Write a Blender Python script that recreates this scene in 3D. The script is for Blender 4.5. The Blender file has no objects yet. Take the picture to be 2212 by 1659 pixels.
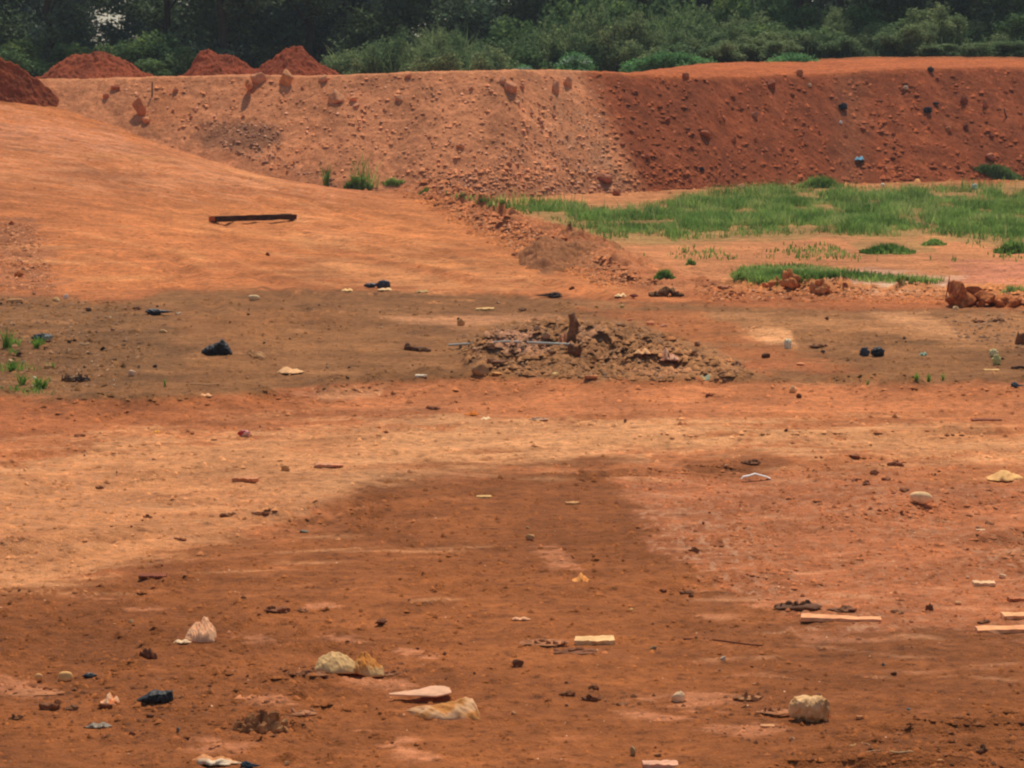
import bpy, bmesh, math, random
import numpy as np
from mathutils import Vector, Matrix, noise as mn

# ------------------------------------------------------------------ camera, sky, sun
scene = bpy.context.scene
COL = scene.collection
F, CH, HY = 3000.0, 5.65, 45.0           # focal length in px of a 1024 wide frame, eye height, horizon row
PITCH = math.atan((384 - HY) / F)
cam_data = bpy.data.cameras.new("camera")
cam_data.sensor_width = 36
cam_data.lens = 36 * F / 1024
cam_data.clip_start = 0.5
cam_data.clip_end = 60000
cam = bpy.data.objects.new("camera", cam_data)
COL.objects.link(cam)
cam.location = (0, 0, CH)
cam.rotation_euler = (math.pi / 2 - PITCH, 0, 0)
scene.camera = cam

SUN_EL, SUN_AZ = 61.0, 14.0              # azimuth clockwise from +Y (behind the trees)
world = bpy.data.worlds.new("World")
scene.world = world
world.use_nodes = True
wn = world.node_tree
sky = wn.nodes.new('ShaderNodeTexSky')
sky.sky_type = 'NISHITA'
sky.sun_disc = False
sky.sun_elevation = math.radians(SUN_EL)
sky.sun_rotation = math.radians(SUN_AZ)
sky.dust_density = 1.0
bg = wn.nodes['Background']
bg.inputs[1].default_value = 0.095
wn.links.new(sky.outputs[0], bg.inputs[0])
sd = bpy.data.lights.new("sun", 'SUN')
sd.energy = 3.3
sd.angle = math.radians(1.0)
sd.color = (1.0, 0.94, 0.80)
sun = bpy.data.objects.new("sun", sd)
COL.objects.link(sun)
sv = Vector((math.sin(math.radians(SUN_AZ)) * math.cos(math.radians(SUN_EL)),
             math.cos(math.radians(SUN_AZ)) * math.cos(math.radians(SUN_EL)),
             math.sin(math.radians(SUN_EL))))
sun.rotation_euler = sv.to_track_quat('Z', 'Y').to_euler()
sun.location = (0, 60, 60)
scene.view_settings.view_transform = 'Standard'
scene.view_settings.look = 'None'
scene.view_settings.gamma = 1
scene.view_settings.exposure = 0.1
scene.render.resolution_x, scene.render.resolution_y = 1024, 768
scene.render.engine = 'CYCLES'
scene.cycles.filter_width = 2.2

rng = np.random.default_rng(7)
R = random.Random(11)

# ------------------------------------------------------------------ noise in numpy
def hsh(ix, iy, s):
    ix = ix.astype(np.int64); iy = iy.astype(np.int64)
    h = (ix * 374761393 + iy * 668265263 + s * 1442695041) & 0xffffffff
    h = ((h ^ (h >> 13)) * 1274126177) & 0xffffffff
    h = h ^ (h >> 16)
    return (h & 0xffffff) / float(0xffffff)

def vnoise(x, y, s=0):
    ix = np.floor(x); iy = np.floor(y)
    fx = x - ix; fy = y - iy
    fx = fx * fx * fx * (fx * (fx * 6 - 15) + 10); fy = fy * fy * fy * (fy * (fy * 6 - 15) + 10)
    a = hsh(ix, iy, s); b = hsh(ix + 1, iy, s); c = hsh(ix, iy + 1, s); d = hsh(ix + 1, iy + 1, s)
    return (a + (b - a) * fx) * (1 - fy) + (c + (d - c) * fx) * fy      # 0..1

def fbm(x, y, s=0, o=4, g=0.5):
    t = np.zeros_like(x); a = 1.0; n = 0.0
    for i in range(o):
        t += a * (vnoise(x, y, s + i * 17) - 0.5); n += a
        x, y = (x * 0.8 - y * 0.6) * 2.03 + 5.1, (x * 0.6 + y * 0.8) * 2.03 + 1.7
        a *= g
    return t / n * 2                                                     # about -1..1

def sstep(a, b, x):
    t = np.clip((x - a) / (b - a), 0, 1)
    return t * t * (3 - 2 * t)

def poly_sd(px, py, poly):
    """signed distance to a polygon, positive inside"""
    P = np.array(poly, float)
    out = np.full(px.shape, -1e3)
    m = (px > P[:, 0].min() - 60) & (px < P[:, 0].max() + 60) & (py > P[:, 1].min() - 60) & (py < P[:, 1].max() + 60)
    x = px[m]; y = py[m]
    d = np.full(x.shape, 1e9); ins = np.zeros(x.shape, bool)
    n = len(P)
    for i in range(n):
        a = P[i]; b = P[(i + 1) % n]
        e = b - a
        t = np.clip(((x - a[0]) * e[0] + (y - a[1]) * e[1]) / (e @ e), 0, 1)
        d = np.minimum(d, (x - a[0] - t * e[0]) ** 2 + (y - a[1] - t * e[1]) ** 2)
        c = ((a[1] > y) != (b[1] > y))
        if abs(e[1]) > 1e-9:
            ins ^= c & (x < e[0] * (y - a[1]) / e[1] + a[0])
    out[m] = np.where(ins, np.sqrt(d), -np.sqrt(d))
    return out

# ------------------------------------------------------------------ projection helpers
CP, SP = math.cos(PITCH), math.sin(PITCH)
def proj(X, Y, Z):
    dz = Z - CH
    depth = Y * CP - dz * SP
    up = Y * SP + dz * CP
    return 512 + F * X / depth, 384 - F * up / depth

def ray(px, py):
    dx = (px - 512) / F; dy = (384 - py) / F
    return np.array([dx, CP + dy * SP, -SP + dy * CP])

def flat(px, py, z=0.0):
    d = ray(px, py)
    t = (z - CH) / d[2]
    return d[0] * t, d[1] * t

# ------------------------------------------------------------------ terrain height
ctrl = [(0, 290, 0), (0, 245, .62), (0, 200, 1.26), (0, 150, 2.24), (0, 105, 3.35), (60, 97, 3.6), (150, 113, 2.9),
        (110, 150, 2.0), (230, 150, 1.5), (345, 190, .1), (290, 168, .8), (255, 217, .5), (130, 217, .85), (130, 290, 0),
        (255, 290, 0), (400, 290, 0), (400, 192, 0.05), (460, 230, 0), (550, 290, 0), (650, 275, 0), (600, 245, 0),
        (512, 200, 0), (700, 190, 0), (1024, 182, 0), (1024, 250, 0), (850, 240, 0), (800, 300, 0), (1024, 310, 0),
        (0, 320, 0), (300, 330, 0), (700, 340, 0), (0, 768, 0), (1024, 768, 0), (500, 768, 0), (0, 450, 0), (1024, 450, 0), (500, 450, 0),
        (-250, 290, 0), (-250, 200, 1.3), (-250, 110, 3.3), (1300, 182, 0), (1300, 400, 0), (-300, 450, 0)]
cp = []
for a, b, z in ctrl:
    x, y = flat(a, b, z); cp.append((x, y, z))
for q in [(-30, 135, 3.8), (-8, 135, 2.6), (6, 140, 0), (40, 140, 0), (-22, 150, 3.8), (20, 160, 0), (60, 100, 0), (-60, 60, 0), (60, 40, 0)]:
    cp.append(q)
cp = np.array(cp)
def _U(r2):
    return np.where(r2 > 1e-9, 0.5 * r2 * np.log(np.maximum(r2, 1e-9)), 0)
_n = len(cp)
_K = _U((cp[:, None, 0] - cp[None, :, 0]) ** 2 + (cp[:, None, 1] - cp[None, :, 1]) ** 2) + np.eye(_n) * 2.0
_P = np.c_[np.ones(_n), cp[:, :2]]
_A = np.block([[_K, _P], [_P.T, np.zeros((3, 3))]])
_w = np.linalg.solve(_A, np.r_[cp[:, 2], np.zeros(3)])
def tps(X, Y):
    Xc = np.clip(X, -34, 40); Yc = np.clip(Y, 24, 150)
    z = _w[_n] + _w[_n + 1] * Xc + _w[_n + 2] * Yc
    for i in range(_n):
        z = z + _w[i] * _U((Xc - cp[i, 0]) ** 2 + (Yc - cp[i, 1]) ** 2)
    return z

WIND = [flat(a, b) for a, b in [(385, 192), (420, 197), (452, 209), (500, 224), (550, 243), (600, 262), (650, 281), (700, 290), (780, 291), (860, 294), (960, 298), (1060, 300)]]
WINDH = [.15, .38, .5, .55, .5, .4, .34, .26, .28, .3, .32, .36]
def windrow(X, Y):
    best = np.full(X.shape, 1e9); hh = np.zeros(X.shape)
    for i in range(len(WIND) - 1):
        a = np.array(WIND[i]); e = np.array(WIND[i + 1]) - a
        t = np.clip(((X - a[0]) * e[0] + (Y - a[1]) * e[1]) / (e @ e), 0, 1)
        d = (X - a[0] - t * e[0]) ** 2 + (Y - a[1] - t * e[1]) ** 2
        m = d < best
        best = np.where(m, d, best); hh = np.where(m, WINDH[i] * (1 - t) + WINDH[i + 1] * t, hh)
    return hh, np.sqrt(best)

BPX = [-400, 0, 345, 430, 500, 600, 700, 800, 900, 1024, 1400]
BTOE = [113, 113, 112.5, 112, 112.5, 116, 118.5, 122, 125, 127, 130]
LPX = [-400, 0, 100, 180, 250, 300, 345, 420, 500, 560, 620, 700, 740, 800, 860, 900, 960, 1024, 1400]
LPY = [80, 80, 79, 76.5, 75.5, 76.5, 75, 72.5, 70.5, 70.5, 73, 76, 76, 74, 73.5, 69.5, 68, 66.5, 66]
SLOPE = 0.70
DARK = [(-200, 300), (0, 294), (60, 297), (120, 304), (165, 291), (260, 285), (400, 290), (500, 293), (560, 298), (700, 304), (850, 311), (950, 308),
        (1024, 311), (1250, 312), (1250, 384), (1024, 384), (830, 385), (700, 382), (560, 377), (420, 380), (330, 385), (240, 394), (120, 398), (0, 396), (-200, 398)]
CHURN = [(455, 340), (500, 324), (560, 318), (640, 326), (700, 345), (760, 372), (740, 382), (640, 382), (520, 376), (470, 368)]
RUTS = [(760, 770), (800, 735), (900, 712), (1100, 690), (1100, 800), (760, 800)]
LTRACK = [(-50, 470), (120, 440), (330, 425), (560, 415), (900, 425), (1060, 440), (1060, 465), (800, 452), (600, 462), (430, 480), (340, 510), (180, 560), (-50, 610)]

def rut_dist(X, Y, pts):
    best = np.full(X.shape, 1e9)
    for (a, b), (c, d) in zip(pts, pts[1:]):
        e = np.array([c - a, d - b], float)
        t = np.clip(((X - a) * e[0] + (Y - b) * e[1]) / (e @ e), 0, 1)
        best = np.minimum(best, (X - a - t * e[0]) ** 2 + (Y - b - t * e[1]) ** 2)
    return np.sqrt(best)
RUTLINES = []
for pts_, off in [([(1, 64), (-2, 74), (-7, 88), (-12, 100), (-17, 111)], (0, 1.9)), ([(-6, 62), (-9, 78), (-11, 92), (-18, 108)], (0, 1.8)), ([(5, 68), (0, 80), (-4, 92), (-9, 102)], (0, 1.7)),
                  ([(-12, 33), (-6, 38.5), (1, 42.5), (9, 44), (18, 43)], (0, .0)), ([(-12, 36), (-6, 41.5), (1, 45), (9, 46), (18, 45.5)], (0, .0)), ([(-9, 30), (-4, 34.5), (0, 38.5), (6, 41)], (0, 0)),
                  ([(2, 33), (6, 37), (12, 38.5)], (0, 0)), ([(1, 30.5), (6, 34), (13, 35.5)], (0, 0)), ([(-4, 47), (-1, 49), (3, 49.6), (8, 48.4)], (0, 0))]:
    RUTLINES.append(pts_)
    if off[1]: RUTLINES.append([(a + off[1], b + .25) for a, b in pts_])

def terrain(X, Y, full=False):
    X = np.asarray(X, float); Y = np.asarray(Y, float)
    if X.ndim == 0: return terrain(X.reshape(1), Y.reshape(1))[0]
    z = tps(X, Y)
    far = sstep(105, 150, Y)
    z = np.clip(z, -0.05, 3.9)
    z *= 1 - sstep(150, 260, Y)
    px, py = proj(X, Y, 0 * X)
    w = fbm(X * .5, Y * .5, 3, 3)
    # windrow of loose earth along the road edge
    wh, wd = windrow(X, Y)
    lump = 0.8 + 0.75 * fbm(X * 1.1, Y * 1.1, 21, 3) + 0.55 * fbm(X * 3.6, Y * 3.6, 22, 3)
    wmask = np.exp(-(wd / 1.0) ** 2)
    z += wh * wmask * lump
    # sunken damp strip
    sdk = poly_sd(px, py + w * 3, DARK)
    dmask = sstep(-3, 14, sdk)
    z -= 0.20 * dmask * sstep(310, 380, py)
    z += (.16 + .28 * np.maximum(fbm(X * .8, Y * .8, 34, 4, .6), -.35)) * np.exp(-((sdk + 7) / 8) ** 2) * sstep(360, 378, py)
    # churned heap in it
    csd = poly_sd(px + w * 12, py + w * 5, CHURN)
    cm = sstep(-4, 20, csd)
    z += cm * (0.28 + 0.24 * fbm(X * 1.3, Y * .9, 31, 3) + 0.2 * fbm(X * 4, Y * 3, 32, 3))
    # gentle relief and clods
    near = 1 - sstep(60, 110, Y) * .5
    z += 0.055 * fbm(X * .35, Y * .35, 41, 3)
    rough = 0.35 + 0.65 * sstep(-.1, .5, fbm(X * .45, Y * .25, 43, 3))
    cl = fbm(X * 5.5, Y * 5.5, 45, 4, .6)
    z += rough * near * (0.034 * cl + 0.08 * np.maximum(cl - .25, 0))
    z += 0.03 * fbm(X * 1.4, Y * 1.1, 47, 3) + .035 * np.maximum(fbm(X * 2.2, Y * 1.6, 48, 3) - .25, 0)
    # crawler and wheel tracks
    rm = sstep(-8, 16, poly_sd(px + w * 20, py + w * 6, RUTS))
    z += rm * 0.10 * fbm(X * .9, Y * 3.2 + X * .35, 51, 3, .6)
    lt = sstep(-6, 10, poly_sd(px, py + w * 5, LTRACK))
    z += lt * 0.028 * fbm(X * .7, Y * 3.0 - X * .25, 52, 3)
    for q_, ln_ in enumerate(RUTLINES):
        bx = [p[0] for p in ln_]; by = [p[1] for p in ln_]
        m_ = (X > min(bx) - 1.2) & (X < max(bx) + 1.2) & (Y > min(by) - 1.2) & (Y < max(by) + 1.2)
        if m_.any():
            xm, ym = X[m_], Y[m_]
            d_ = rut_dist(xm + .25 * w[m_], ym + .35 * w[m_], ln_)
            z = z.copy(); z[m_] += (-.07 * np.exp(-(d_ / .22) ** 2) + .05 * np.exp(-((d_ - .42) / .17) ** 2)) * (.35 + .65 * sstep(-.25, .3, fbm(xm * .5, ym * .5, 111 + q_, 3))) * (1 + .5 * np.sin(ym * 14 + xm * 3) * .4)
    base = z
    # big earth bank
    bpx = 512 + F * X / 118.0
    toe = np.interp(bpx, BPX, BTOE) + 0.5 * fbm(X * .3, X * 0 + .5, 61, 3)
    lip = np.interp(bpx, LPX, LPY) - 45 + 0.8 * fbm(X * 1.2, X * 0, 63, 3)
    Zl = (F * CH - lip * toe) / (F + lip / SLOPE)
    s = (Y - toe) * SLOPE
    gully = fbm(X * .9, Y * .22, 65, 4)
    blot = fbm(X * 2.6, Y * 2.6, 66, 3)
    fine = fbm(X * 7, Y * 7, 67, 3)
    act = sstep(-.2, .6, s) * (1 - sstep(-.35, .1, s - Zl) * .8)
    s2 = s + act * (0.20 * gully + 0.06 * blot + 0.025 * fine + .10 * np.maximum(fbm(X * 3.2, Y * 3.2, 68, 3) - .3, 0))
    rightness = sstep(600, 760, bpx)
    back = Y - (toe + Zl / SLOPE)
    plate = Zl + rightness * 0.42 * sstep(0, 14, back) - (1 - rightness) * 0.25 * sstep(2, 12, back)
    plate = plate + 0.03 * fine + 0.05 * blot
    plate = plate - sstep(17, 27, back) * 1.7
    bank = np.where(s2 < plate, s2, plate)
    zz = np.maximum(base, bank)
    bankmask = (bank > base)
    if full:
        return zz, bankmask, dict(px=px, py=py, w=w, dark=dmask, churn=cm, wind=wmask * (wh > 0), bpx=bpx, s=s, Zl=Zl, back=back,
                                  bank=bank, base=base, cl=cl, ruts=rm, lt=lt)
    return zz

def hit(px, py, ymin=18.0, ymax=175.0):
    d = ray(px, py)
    t = np.arange(ymin, ymax, 0.04)
    X = d[0] * t; Y = d[1] * t; Z = CH + d[2] * t
    T = terrain(X, Y)
    k = np.argmax(Z <= T) if (Z <= T).any() else len(t) - 1
    return Vector((X[k], Y[k], T[k]))

# ------------------------------------------------------------------ mesh and material helpers
def s2l(c):
    c = np.array(c, float) / 255.0
    return np.where(c <= 0.04045, c / 12.92, ((c + 0.055) / 1.055) ** 2.4)

def new_mesh(name, V, FC, smooth=True):
    me = bpy.data.meshes.new(name)
    V = np.asarray(V, np.float32); FC = np.asarray(FC, np.int32)
    n = FC.shape[1]
    me.vertices.add(len(V)); me.vertices.foreach_set('co', V.ravel())
    me.loops.add(FC.size); me.loops.foreach_set('vertex_index', FC.ravel())
    me.polygons.add(len(FC)); me.polygons.foreach_set('loop_start', np.arange(0, FC.size, n, dtype=np.int32))
    try:
        me.polygons.foreach_set('loop_total', np.full(len(FC), n, np.int32))
    except Exception:
        pass
    if smooth:
        me.polygons.foreach_set('use_smooth', np.ones(len(FC), bool))
    me.update(calc_edges=True)
    return me

def mk(name, me, mat, parent=None, loc=(0, 0, 0), rz=0):
    o = bpy.data.objects.new(name, me)
    COL.objects.link(o)
    if mat is not None:
        if len(me.materials) == 0: me.materials.append(mat)
    o.location = loc; o.rotation_euler = (0, 0, rz)
    if parent: o.parent = parent
    return o

def tag(o, label=None, cat=None, group=None, kind=None):
    if label: o['label'] = label
    if cat: o['category'] = cat
    if group: o['group'] = group
    if kind: o['kind'] = kind
    return o

def empty(name, loc):
    o = bpy.data.objects.new(name, None); COL.objects.link(o); o.location = loc
    o.empty_display_size = .1
    return o

def N(nt, t, **kw):
    n = nt.nodes.new(t)
    for k, v in kw.items(): setattr(n, k, v)
    return n

_mats = {}
def mat(col, var=.25, rough=.9, scale=8, bump=.4, col2=None, scale2=3, name=None, spec=.2, transl=0):
    key = (tuple(col), var, rough, scale, bump, tuple(col2) if col2 else None, scale2, spec, transl)
    if key in _mats: return _mats[key]
    m = bpy.data.materials.new(name or "surface"); m.use_nodes = True
    nt = m.node_tree; b = nt.nodes['Principled BSDF']
    b.inputs['Roughness'].default_value = rough
    b.inputs['Specular IOR Level'].default_value = spec
    tc = N(nt, 'ShaderNodeTexCoord')
    n1 = N(nt, 'ShaderNodeTexNoise'); n1.inputs['Scale'].default_value = scale; n1.inputs['Detail'].default_value = 6
    nt.links.new(tc.outputs['Object'], n1.inputs['Vector'])
    mr = N(nt, 'ShaderNodeMapRange'); mr.inputs[1].default_value = .3; mr.inputs[2].default_value = .7
    mr.inputs[3].default_value = 1 - var; mr.inputs[4].default_value = 1 + var
    nt.links.new(n1.outputs['Fac'], mr.inputs[0])
    c = s2l(col)
    base = N(nt, 'ShaderNodeRGB'); base.outputs[0].default_value = (*c, 1)
    src = base.outputs[0]
    if col2:
        c2 = s2l(col2)
        n2 = N(nt, 'ShaderNodeTexNoise'); n2.inputs['Scale'].default_value = scale2; n2.inputs['Detail'].default_value = 4
        nt.links.new(tc.outputs['Object'], n2.inputs['Vector'])
        cr = N(nt, 'ShaderNodeMapRange'); cr.inputs[1].default_value = .45; cr.inputs[2].default_value = .58
        nt.links.new(n2.outputs['Fac'], cr.inputs[0])
        mx = N(nt, 'ShaderNodeMix', data_type='RGBA')
        nt.links.new(cr.outputs[0], mx.inputs[0]); nt.links.new(src, mx.inputs[6]); mx.inputs[7].default_value = (*c2, 1)
        src = mx.outputs[2]
    mul = N(nt, 'ShaderNodeVectorMath', operation='SCALE')
    nt.links.new(src, mul.inputs[0]); nt.links.new(mr.outputs[0], mul.inputs['Scale'])
    nt.links.new(mul.outputs[0], b.inputs['Base Color'])
    if bump:
        bp = N(nt, 'ShaderNodeBump'); bp.inputs['Strength'].default_value = bump; bp.inputs['Distance'].default_value = .02
        nt.links.new(n1.outputs['Fac'], bp.inputs['Height']); nt.links.new(bp.outputs[0], b.inputs['Normal'])
    if transl:
        tr = N(nt, 'ShaderNodeBsdfTranslucent'); ms = N(nt, 'ShaderNodeMixShader'); ms.inputs[0].default_value = transl
        nt.links.new(mul.outputs[0], tr.inputs[0])
        out = nt.nodes['Material Output']
        nt.links.new(b.outputs[0], ms.inputs[1]); nt.links.new(tr.outputs[0], ms.inputs[2]); nt.links.new(ms.outputs[0], out.inputs[0])
    _mats[key] = m
    return m

def soil_mat():
    m = bpy.data.materials.new("bare_soil"); m.use_nodes = True
    nt = m.node_tree; b = nt.nodes['Principled BSDF']
    b.inputs['Roughness'].default_value = .95
    b.inputs['Specular IOR Level'].default_value = .12
    at = N(nt, 'ShaderNodeAttribute', attribute_name='soil')
    geo = N(nt, 'ShaderNodeNewGeometry')
    def noise(scale, det, rgh=.55):
        n = N(nt, 'ShaderNodeTexNoise'); n.inputs['Scale'].default_value = scale; n.inputs['Detail'].default_value = det
        n.inputs['Roughness'].default_value = rgh
        nt.links.new(geo.outputs['Position'], n.inputs['Vector']); return n
    def mapr(src, a, b_, c, d):
        r = N(nt, 'ShaderNodeMapRange')
        for i, v in zip((1, 2, 3, 4), (a, b_, c, d)): r.inputs[i].default_value = v
        nt.links.new(src, r.inputs[0]); return r.outputs[0]
    n1 = noise(.9, 9, .68); n2 = noise(7, 7, .72); n3 = noise(38, 3, .6); n4 = noise(4.5, 8, .68)
    mp = N(nt, 'ShaderNodeMapping'); mp.inputs['Scale'].default_value = (.55, 3.2, 1); mp.inputs['Rotation'].default_value = (0, 0, .12)
    nt.links.new(geo.outputs['Position'], mp.inputs['Vector'])
    n5 = N(nt, 'ShaderNodeTexNoise'); n5.inputs['Scale'].default_value = 1; n5.inputs['Detail'].default_value = 8; n5.inputs['Roughness'].default_value = .66
    nt.links.new(mp.outputs[0], n5.inputs['Vector'])
    f1 = mapr(n1.outputs['Fac'], .3, .7, .70, 1.30)
    f2 = mapr(n2.outputs['Fac'], .3, .7, .66, 1.34)
    f5 = mapr(n5.outputs['Fac'], .3, .7, .85, 1.15)
    f3 = mapr(n3.outputs['Fac'], .3, .7, .86, 1.14)
    p = N(nt, 'ShaderNodeMath', operation='MULTIPLY'); nt.links.new(f1, p.inputs[0]); nt.links.new(f2, p.inputs[1])
    p2 = N(nt, 'ShaderNodeMath', operation='MULTIPLY'); nt.links.new(p.outputs[0], p2.inputs[0]); nt.links.new(f5, p2.inputs[1])
    p3 = N(nt, 'ShaderNodeMath', operation='MULTIPLY'); nt.links.new(p2.outputs[0], p3.inputs[0]); nt.links.new(f3, p3.inputs[1]); p2 = p3
    sc = N(nt, 'ShaderNodeVectorMath', operation='SCALE'); nt.links.new(at.outputs['Color'], sc.inputs[0]); nt.links.new(p2.outputs[0], sc.inputs['Scale'])
    # pale dry crust specks
    mp4 = N(nt, 'ShaderNodeMapping'); mp4.inputs['Scale'].default_value = (7.5, 3.0, 1)
    nt.links.new(geo.outputs['Position'], mp4.inputs['Vector']); n4.inputs['Scale'].default_value = 1; n4.inputs['Detail'].default_value = 4
    nt.links.new(mp4.outputs[0], n4.inputs['Vector'])
    sp = mapr(n4.outputs['Fac'], .49, .62, 0, .85)
    spm = N(nt, 'ShaderNodeMath', operation='MULTIPLY'); nt.links.new(sp, spm.inputs[0]); nt.links.new(at.outputs['Alpha'], spm.inputs[1])
    mx = N(nt, 'ShaderNodeMix', data_type='RGBA'); nt.links.new(spm.outputs[0], mx.inputs[0])
    nt.links.new(sc.outputs[0], mx.inputs[6]); mx.inputs[7].default_value = (.64, .31, .16, 1)
    # dark crumbs
    dk = mapr(n2.outputs['Fac'], .34, .42, .6, 1)
    s3 = N(nt, 'ShaderNodeVectorMath', operation='SCALE'); nt.links.new(mx.outputs[2], s3.inputs[0]); nt.links.new(dk, s3.inputs['Scale'])
    nt.links.new(s3.outputs[0], b.inputs['Base Color'])
    ad = N(nt, 'ShaderNodeMath', operation='ADD'); nt.links.new(n2.outputs['Fac'], ad.inputs[0]); nt.links.new(n3.outputs['Fac'], ad.inputs[1])
    bp = N(nt, 'ShaderNodeBump'); bp.inputs['Strength'].default_value = .8; bp.inputs['Distance'].default_value = .045
    nt.links.new(ad.outputs[0], bp.inputs['Height']); nt.links.new(bp.outputs[0], b.inputs['Normal'])
    return m
SOIL = soil_mat()

# ------------------------------------------------------------------ the ground sheet, road ramp and earth bank
rows = list(F * CH / np.arange(900, 385 - 45 - 100, -1.15)) # 18.8 m .. 70 m
rows = [r for r in rows if r < 69]
rows += list(np.arange(69, 109, .13)) + list(np.arange(109, 134, .062)) + list(np.arange(134, 150, .3)) + list(np.arange(150, 200, 1.2))
y = 200.0
rows = [6.0, 10.0, 14.0, 16.5] + rows
while y < 40000:
    rows.append(y); y *= 1.12
rows = np.array(sorted(rows))
uin = np.arange(-560, 561, 1.12) / F
uout = [560 / F]
while uout[-1] < 4: uout.append(uout[-1] * 1.035 + .0012)
uout = np.array(uout[1:])
us = np.r_[-uout[::-1], uin, uout]
U_, Y_ = np.meshgrid(us, rows)
X_ = U_ * Y_
Z_, bm_, info = terrain(X_, Y_, True)
Z_ = Z_ - 0.0
ex, ey = proj(X_, Y_, np.where(bm_, Z_, info['base']))

def blend(colr, target, m):
    return colr * (1 - m[..., None]) + s2l(target) * m[..., None]

G = 1.0
ground_cols = np.zeros(X_.shape + (3,))
wst = fbm(X_ * .7, Y_ * 1.6, 79, 6, .8); wl = fbm(X_ * .6, Y_ * .35, 71, 4); wf = fbm(X_ * 2.2, Y_ * 2.2, 73, 4); wx = fbm(X_ * .35, Y_ * 1.5, 75, 4); wv = fbm(X_ * 6, Y_ * 6, 77, 3)
C = blend(ground_cols, (176, 108, 68), np.ones(X_.shape))
speck = np.zeros(X_.shape)
def region(poly, col, soft=8, warp=8, k=1.0, sp=None):
    """soil of another colour inside an outline (given by its place on the ground)"""
    global C, speck
    d = poly_sd(ex + wl * warp * 2.2, ey + (wl * .4 + wf * .5 + wx * .6) * warp, poly)
    if soft >= 7: d = d + wst * 42
    elif soft >= 4: d = d + wst * 10
    m = sstep(-soft * .7, soft * .7, d) * k
    C = blend(C, col, m)
    if sp is not None: speck = speck * (1 - m) + sp * m
    return m
# foreground
region([(-300, 600), (0, 580), (200, 560), (500, 500), (700, 480), (1300, 480), (1300, 900), (-300, 900)], (156, 96, 57), 14, 12, sp=.05)
region([(-300, 500), (60, 430), (330, 405), (560, 395), (1300, 395), (1300, 560), (700, 500), (430, 520), (250, 560), (-300, 640)], (197, 125, 82), 10, 10, sp=.25)
region(LTRACK, (222, 158, 112), 9, 9, .9, sp=.35)
region([(430, 420), (560, 428), (700, 425), (860, 430), (880, 445), (690, 455), (600, 462), (480, 478), (380, 490), (300, 500), (330, 470)], (228, 166, 120), 8, 6, .8)
region([(-60, 500), (60, 470), (230, 470), (330, 500), (200, 560), (-60, 600)], (214, 146, 100), 10, 12, .7, sp=.5)
region([(340, 515), (380, 482), (440, 472), (560, 466), (620, 458), (650, 470), (640, 500), (655, 545), (700, 590), (700, 640), (1100, 700), (1100, 900), (-60, 900), (-60, 600), (120, 575), (230, 545)], (150, 91, 52), 24, 12, .95, sp=.0)
region([(640, 480), (700, 470), (1060, 480), (1300, 480), (1300, 660), (1060, 650), (900, 625), (760, 605), (690, 570), (650, 530)], (190, 118, 80), 12, 12, .9, sp=1.0)
region([(680, 460), (760, 450), (800, 465), (760, 480), (700, 478)], (150, 92, 56), 6, 6, .8, sp=0)
region([(-60, 405), (50, 402), (75, 415), (60, 432), (-60, 445)], (176, 108, 70), 6, 6, .8)
# pale scuffs in the foreground
for (a, b, w_, h_) in [(134, 606, 36, 5), (325, 606, 22, 4), (258, 640, 20, 5), (341, 637, 18, 4), (410, 652, 18, 5), (390, 684, 26, 4), (388, 738, 24, 9), (411, 756, 22, 7),
                       (340, 395, 32, 7), (640, 712, 60, 6), (775, 609, 22, 3), (840, 640, 30, 5), (560, 560, 15, 12), (270, 700, 22, 6), (20, 690, 40, 9), (200, 742, 50, 10), (700, 700, 60, 9), (760, 730, 40, 8)]:
    d = 1 - np.sqrt(((ex - a + wst * 40 + wf * 14) / w_) ** 2 + ((ey - b + wf * 5 + wst * 8 - (ex - a) * (.1 if a < 200 else 0)) / h_) ** 2)
    C = blend(C, (206, 138, 102), sstep(-.2, .5, d + wst * .9 + wv * .4) * .75)
# streaks left by tracked machines: narrow, nearly straight, fading
rr_ = random.Random(77)
def streaks(n, xr, yr, wr, hr, tr, cols, k):
    global C
    for _ in range(n):
        a, b = rr_.uniform(*xr), rr_.uniform(*yr); w_, h_, t_ = rr_.uniform(*wr), rr_.uniform(*hr), rr_.uniform(*tr)
        m0 = (np.abs(ex - a) < w_ * 1.6) & (np.abs(ey - b) < h_ * 4 + abs(t_) * w_ * 1.6)
        if not m0.any(): continue
        xx, yy_ = ex[m0], ey[m0]
        d = 1 - np.sqrt(((xx - a + wst[m0] * 30) / w_) ** 2 + ((yy_ - b + wf[m0] * 2 - (xx - a) * t_) / h_) ** 2)
        mm = sstep(-.1, .8, d + wst[m0] * .5)[..., None] * k
        C[m0] = C[m0] * (1 - mm) + s2l(rr_.choice(cols)) * mm
streaks(80, (-20, 460), (405, 600), (20, 80), (1.2, 4), (-.14, .02), [(228, 166, 122), (172, 106, 68), (186, 118, 76)], .42)
streaks(50, (400, 1040), (400, 480), (20, 90), (1.2, 3.5), (-.06, .06), [(230, 170, 126), (180, 112, 72)], .4)
streaks(110, (650, 1040), (470, 680), (10, 50), (1.0, 3.5), (-.1, .12), [(222, 160, 122), (212, 146, 110), (160, 98, 62)], .5)
streaks(24, (0, 1024), (600, 768), (14, 50), (2, 6), (-.2, .2), [(136, 82, 48), (186, 118, 80)], .4)
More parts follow.
